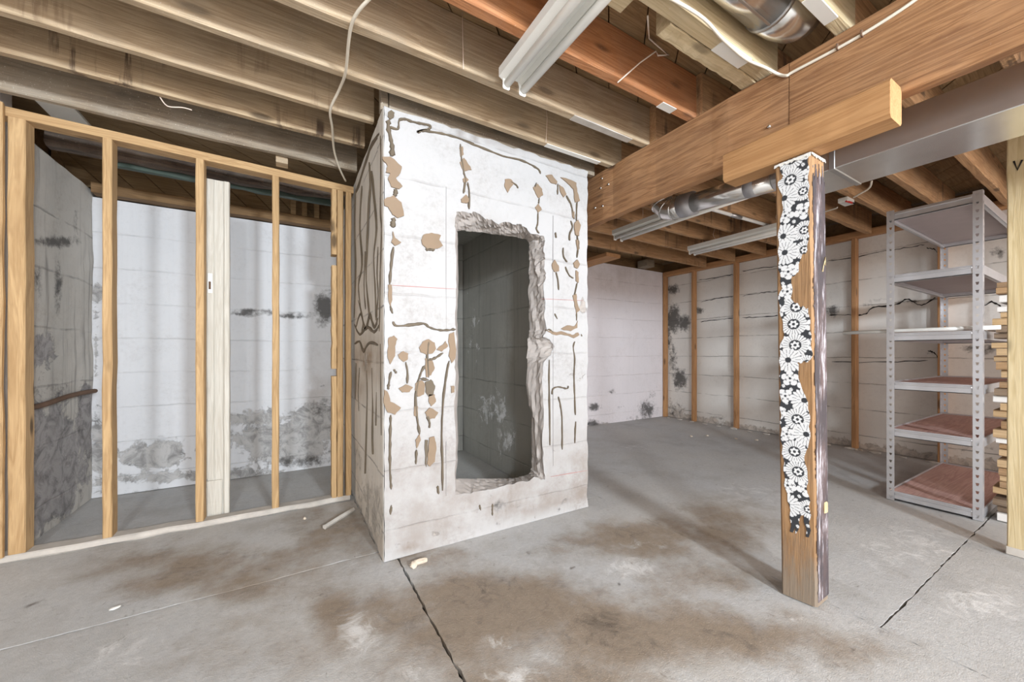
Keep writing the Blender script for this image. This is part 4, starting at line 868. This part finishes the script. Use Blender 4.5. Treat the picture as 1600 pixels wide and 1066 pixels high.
def upright(x, y, sx, sy, h):
    bm = bmesh.new(); flange(bm, (x, y, 0), (0, sy*.042, 0), 1, h); flange(bm, (x, y, 0), (sx*.042, 0, 0), 1, h)
    bmesh.ops.remove_doubles(bm, verts=bm.verts, dist=1e-5)
    o = from_bm('upright', bm, M['shelfmetal'], sh); md = o.modifiers.new('gauge', 'SOLIDIFY'); md.thickness = .0025; md.offset = 0; return o
upright(SX0, SY0, 1, 1, 2.17); upright(SX0, SY1, 1, -1, 2.17); upright(SX1, SY0, -1, 1, 2.17); upright(SX1, SY1, -1, -1, 2.17)
for zt in (2.155, 1.685, 1.25, .888, .537, .068):
    z0 = zt-.06
    def rail(a, b, horiz):
        bm = bmesh.new()
        if horiz == 'y': bm_box(bm, a-.004, a+.004, SY0+.003, SY1-.003, z0, zt, .001); bm_box(bm, a-.004, a+.022, SY0+.003, SY1-.003, z0, z0+.006, .001); bm_box(bm, a-.012, a-.004, SY0+.044, SY1-.044, zt-.022, zt-.010, .002)
        else: bm_box(bm, SX0+.004, SX1-.004, a-.004, a+.004, z0, zt, .001); bm_box(bm, SX0+.004, SX1-.004, a+min(0, b)*.02, a+max(0, b)*.02, z0, z0+.006, .001)
        return from_bm('rail', bm, M['shelfmetal'], sb_)
    sb_ = timber('shelf_board', SX0+.014, SX1-.035, SY0+.014, SY1-.014, zt-.026, zt-.010, M['board_grey'] if zt > 1.5 else M['board'], sh, jit=.001, bev=.002, seg=6)
    rail(SX0+.009, 0, 'y'); rail(SX1-.03, 0, 'y'); rail(SY1-.008, -1, 'x'); rail(SY0+.008, 1, 'x')
tp = onx(1315, 522, 3.935); tag(tube('white_pole', [(3.965, tp[1], 1.268), (3.968, .50, 1.268)], .0145, M['white'], n=12), 'white plastic pole lying across the middle shelf and sticking out', 'pole')
for i in range(3):
    xx = 4.2+.33*i; b = timber('white_strip', xx, xx+.06, SY0+.03, SY1-.03, 1.2435, 1.262+.012*i, M['white'], jit=0, seg=2); tag(b, ('thin white strip on the middle metal shelf nearest the pole', 'white strip on the middle metal shelf between two others', 'thick white strip on the middle metal shelf farthest from the pole')[i], 'strip', 'strips on the middle shelf')

# ================================================================ RIGHT POST AND LUMBER
t = empty('yellow_post', (3.40, .35, 0), 'pale yellow pine post with pencil mark beside the metal shelving', 'post')
timber('post_body', 3.386, 3.44, .26, .407, .045, 2.428, M['yellow'], t, jit=.0015)
box('foot_block', 3.384, 3.45, .255, .412, 0, .045, M['sill'], t, .004)
mk_ = [onx(u, v, 3.383) for u, v in ((1584, 252), (1590, 266), (1597, 250))]
tube('pencil_mark', mk_, .004, M['dark'], t, n=5)
ORD = 'first second third fourth fifth sixth seventh eighth ninth tenth eleventh twelfth thirteenth fourteenth fifteenth sixteenth seventeenth eighteenth nineteenth twentieth'.split(); ORD += ['twenty-'+o_ for o_ in ORD[:9]]+['thirtieth']+['thirty-'+o_ for o_ in ORD[:9]]+['fortieth']+['forty-'+o_ for o_ in ORD[:9]]
z = .002; k = 0
lm = [wood('lumber_brown', (.26, .15, .07), (.45, .28, .14), 'Y', dust=.3), wood('lumber_tan', (.42, .27, .13), (.62, .44, .25), 'Y', dust=.2), plain('lumber_white', (.74, .71, .67), .8, var=.12), wood('lumber_dark', (.12, .075, .045), (.26, .17, .10), 'Y', dust=.4)]
while z < 1.56:
    th = random.choice([.036, .04, .045, .05]); m_ = random.choices(lm, (4, 3, 2, 2))[0]; y1 = .53+random.uniform(-.025, .012); x0 = 4.01+random.uniform(-.03, .03)
    b = timber('lumber_board', x0, x0+.2+random.uniform(-.03, .06), -.75+random.uniform(-.1, .1), y1, z, z+th, m_, jit=0, seg=2)
    nm = {0: 'brown', 1: 'tan', 2: 'white painted', 3: 'dark grimy'}[lm.index(m_)]
    tag(b, f'{nm} board in the lumber stack beside the shelving, {ORD[k]} from the floor', 'board', 'stacked lumber beside the shelving'); z += th+.003
    if k % 5 == 2:
        s_ = timber('spacer_lath', 4.05, 4.19, .35, .39, z, z+.022, lm[1], jit=0, seg=2); tag(s_, f'short tan lath spacer on the {ORD[k]} board from the floor in the lumber stack', 'lath', 'spacers in the lumber stack')
        z += .025
    k += 1

# ================================================================ DEBRIS
a, b_ = onz(507, 828, 0), onz(552, 800, 0)
st = tube('stick', [(a[0], a[1], .017), ((a[0]+b_[0])/2, (a[1]+b_[1])/2, .019), (b_[0], b_[1], .017)], .016, M['sill'], n=5, smooth=False); tag(st, 'broken grey painted stick lying on the floor by the closet', 'stick')
rp = [onx(38, 640, -1.262), onx(70, 632, -1.258), onx(105, 620, -1.258), onx(135, 613, -1.26), onx(155, 610, -1.262)]
tag(tube('rusty_rod', spline(rp, 4), .016, M['rust'], n=7), 'bent rusty rod lying against the stained recess side wall', 'rod')
def chunk(u, v, sx, sy, sz, label, mat, rot=0.0, group=None):
    c = onz(u, v, 0); bm = bmesh.new(); bmesh.ops.create_icosphere(bm, subdivisions=2, radius=1)
    ca, sa = math.cos(rot), math.sin(rot)
    for vv in bm.verts:
        q = vv.co*random.uniform(.82, 1.12); x, y, z_ = q.x*sx, q.y*sy, max(q.z, -.55)*sz
        vv.co = (c[0]+x*ca-y*sa, c[1]+x*sa+y*ca, z_+.55*sz-.003)
    return tag(from_bm('debris', bm, mat), label, 'debris', group)
chunk(655, 880, .05, .016, .016, 'flat pale mortar shard at the closet foot', M['chunk'], .1); chunk(646, 886, .018, .018, .02, 'rounded mortar lump beside the pale shard', M['chunk'])
chunk(180, 950, .02, .012, .005, 'flaky paint chip lying on the grey floor', M['white'], .4); chunk(476, 811, .010, .010, .010, 'tiny tan pebble near the bottom plate', M['chunk'])
for (u, v) in ((1080, 682), (1105, 681), (1150, 686), (1182, 688), (1345, 704), (1338, 703)): chunk(u, v, .022, .016, .010, 'crumb of fallen concrete along the foot of the right wall', M['chunk'], random.uniform(0, 3), 'crumbs along the right wall')
for (u, v) in ((170, 848), (30, 868)): chunk(u, v, .03, .02, .012, 'brown splinter debris at the foot of a stud', M['rust'], .5, 'splinters at the studs')
for k in range(16):
    y = .9+k*.22; c = np.array([5.57, y, 0]); bm = bmesh.new(); bmesh.ops.create_icosphere(bm, subdivisions=1, radius=1); s_ = random.uniform(.02, .04)
    for vv in bm.verts: vv.co = (c[0]+vv.co.x*s_*random.uniform(.8, 1.1), y+vv.co.y*s_*1.8*random.uniform(.8, 1.1), max(vv.co.z, -.4)*s_*.5+.2*s_-.002)
    tag(from_bm('debris', bm, M['sill']), 'heap of crumbled wall plaster at the foot of the right wall', 'debris', 'plaster heaps along the right wall')
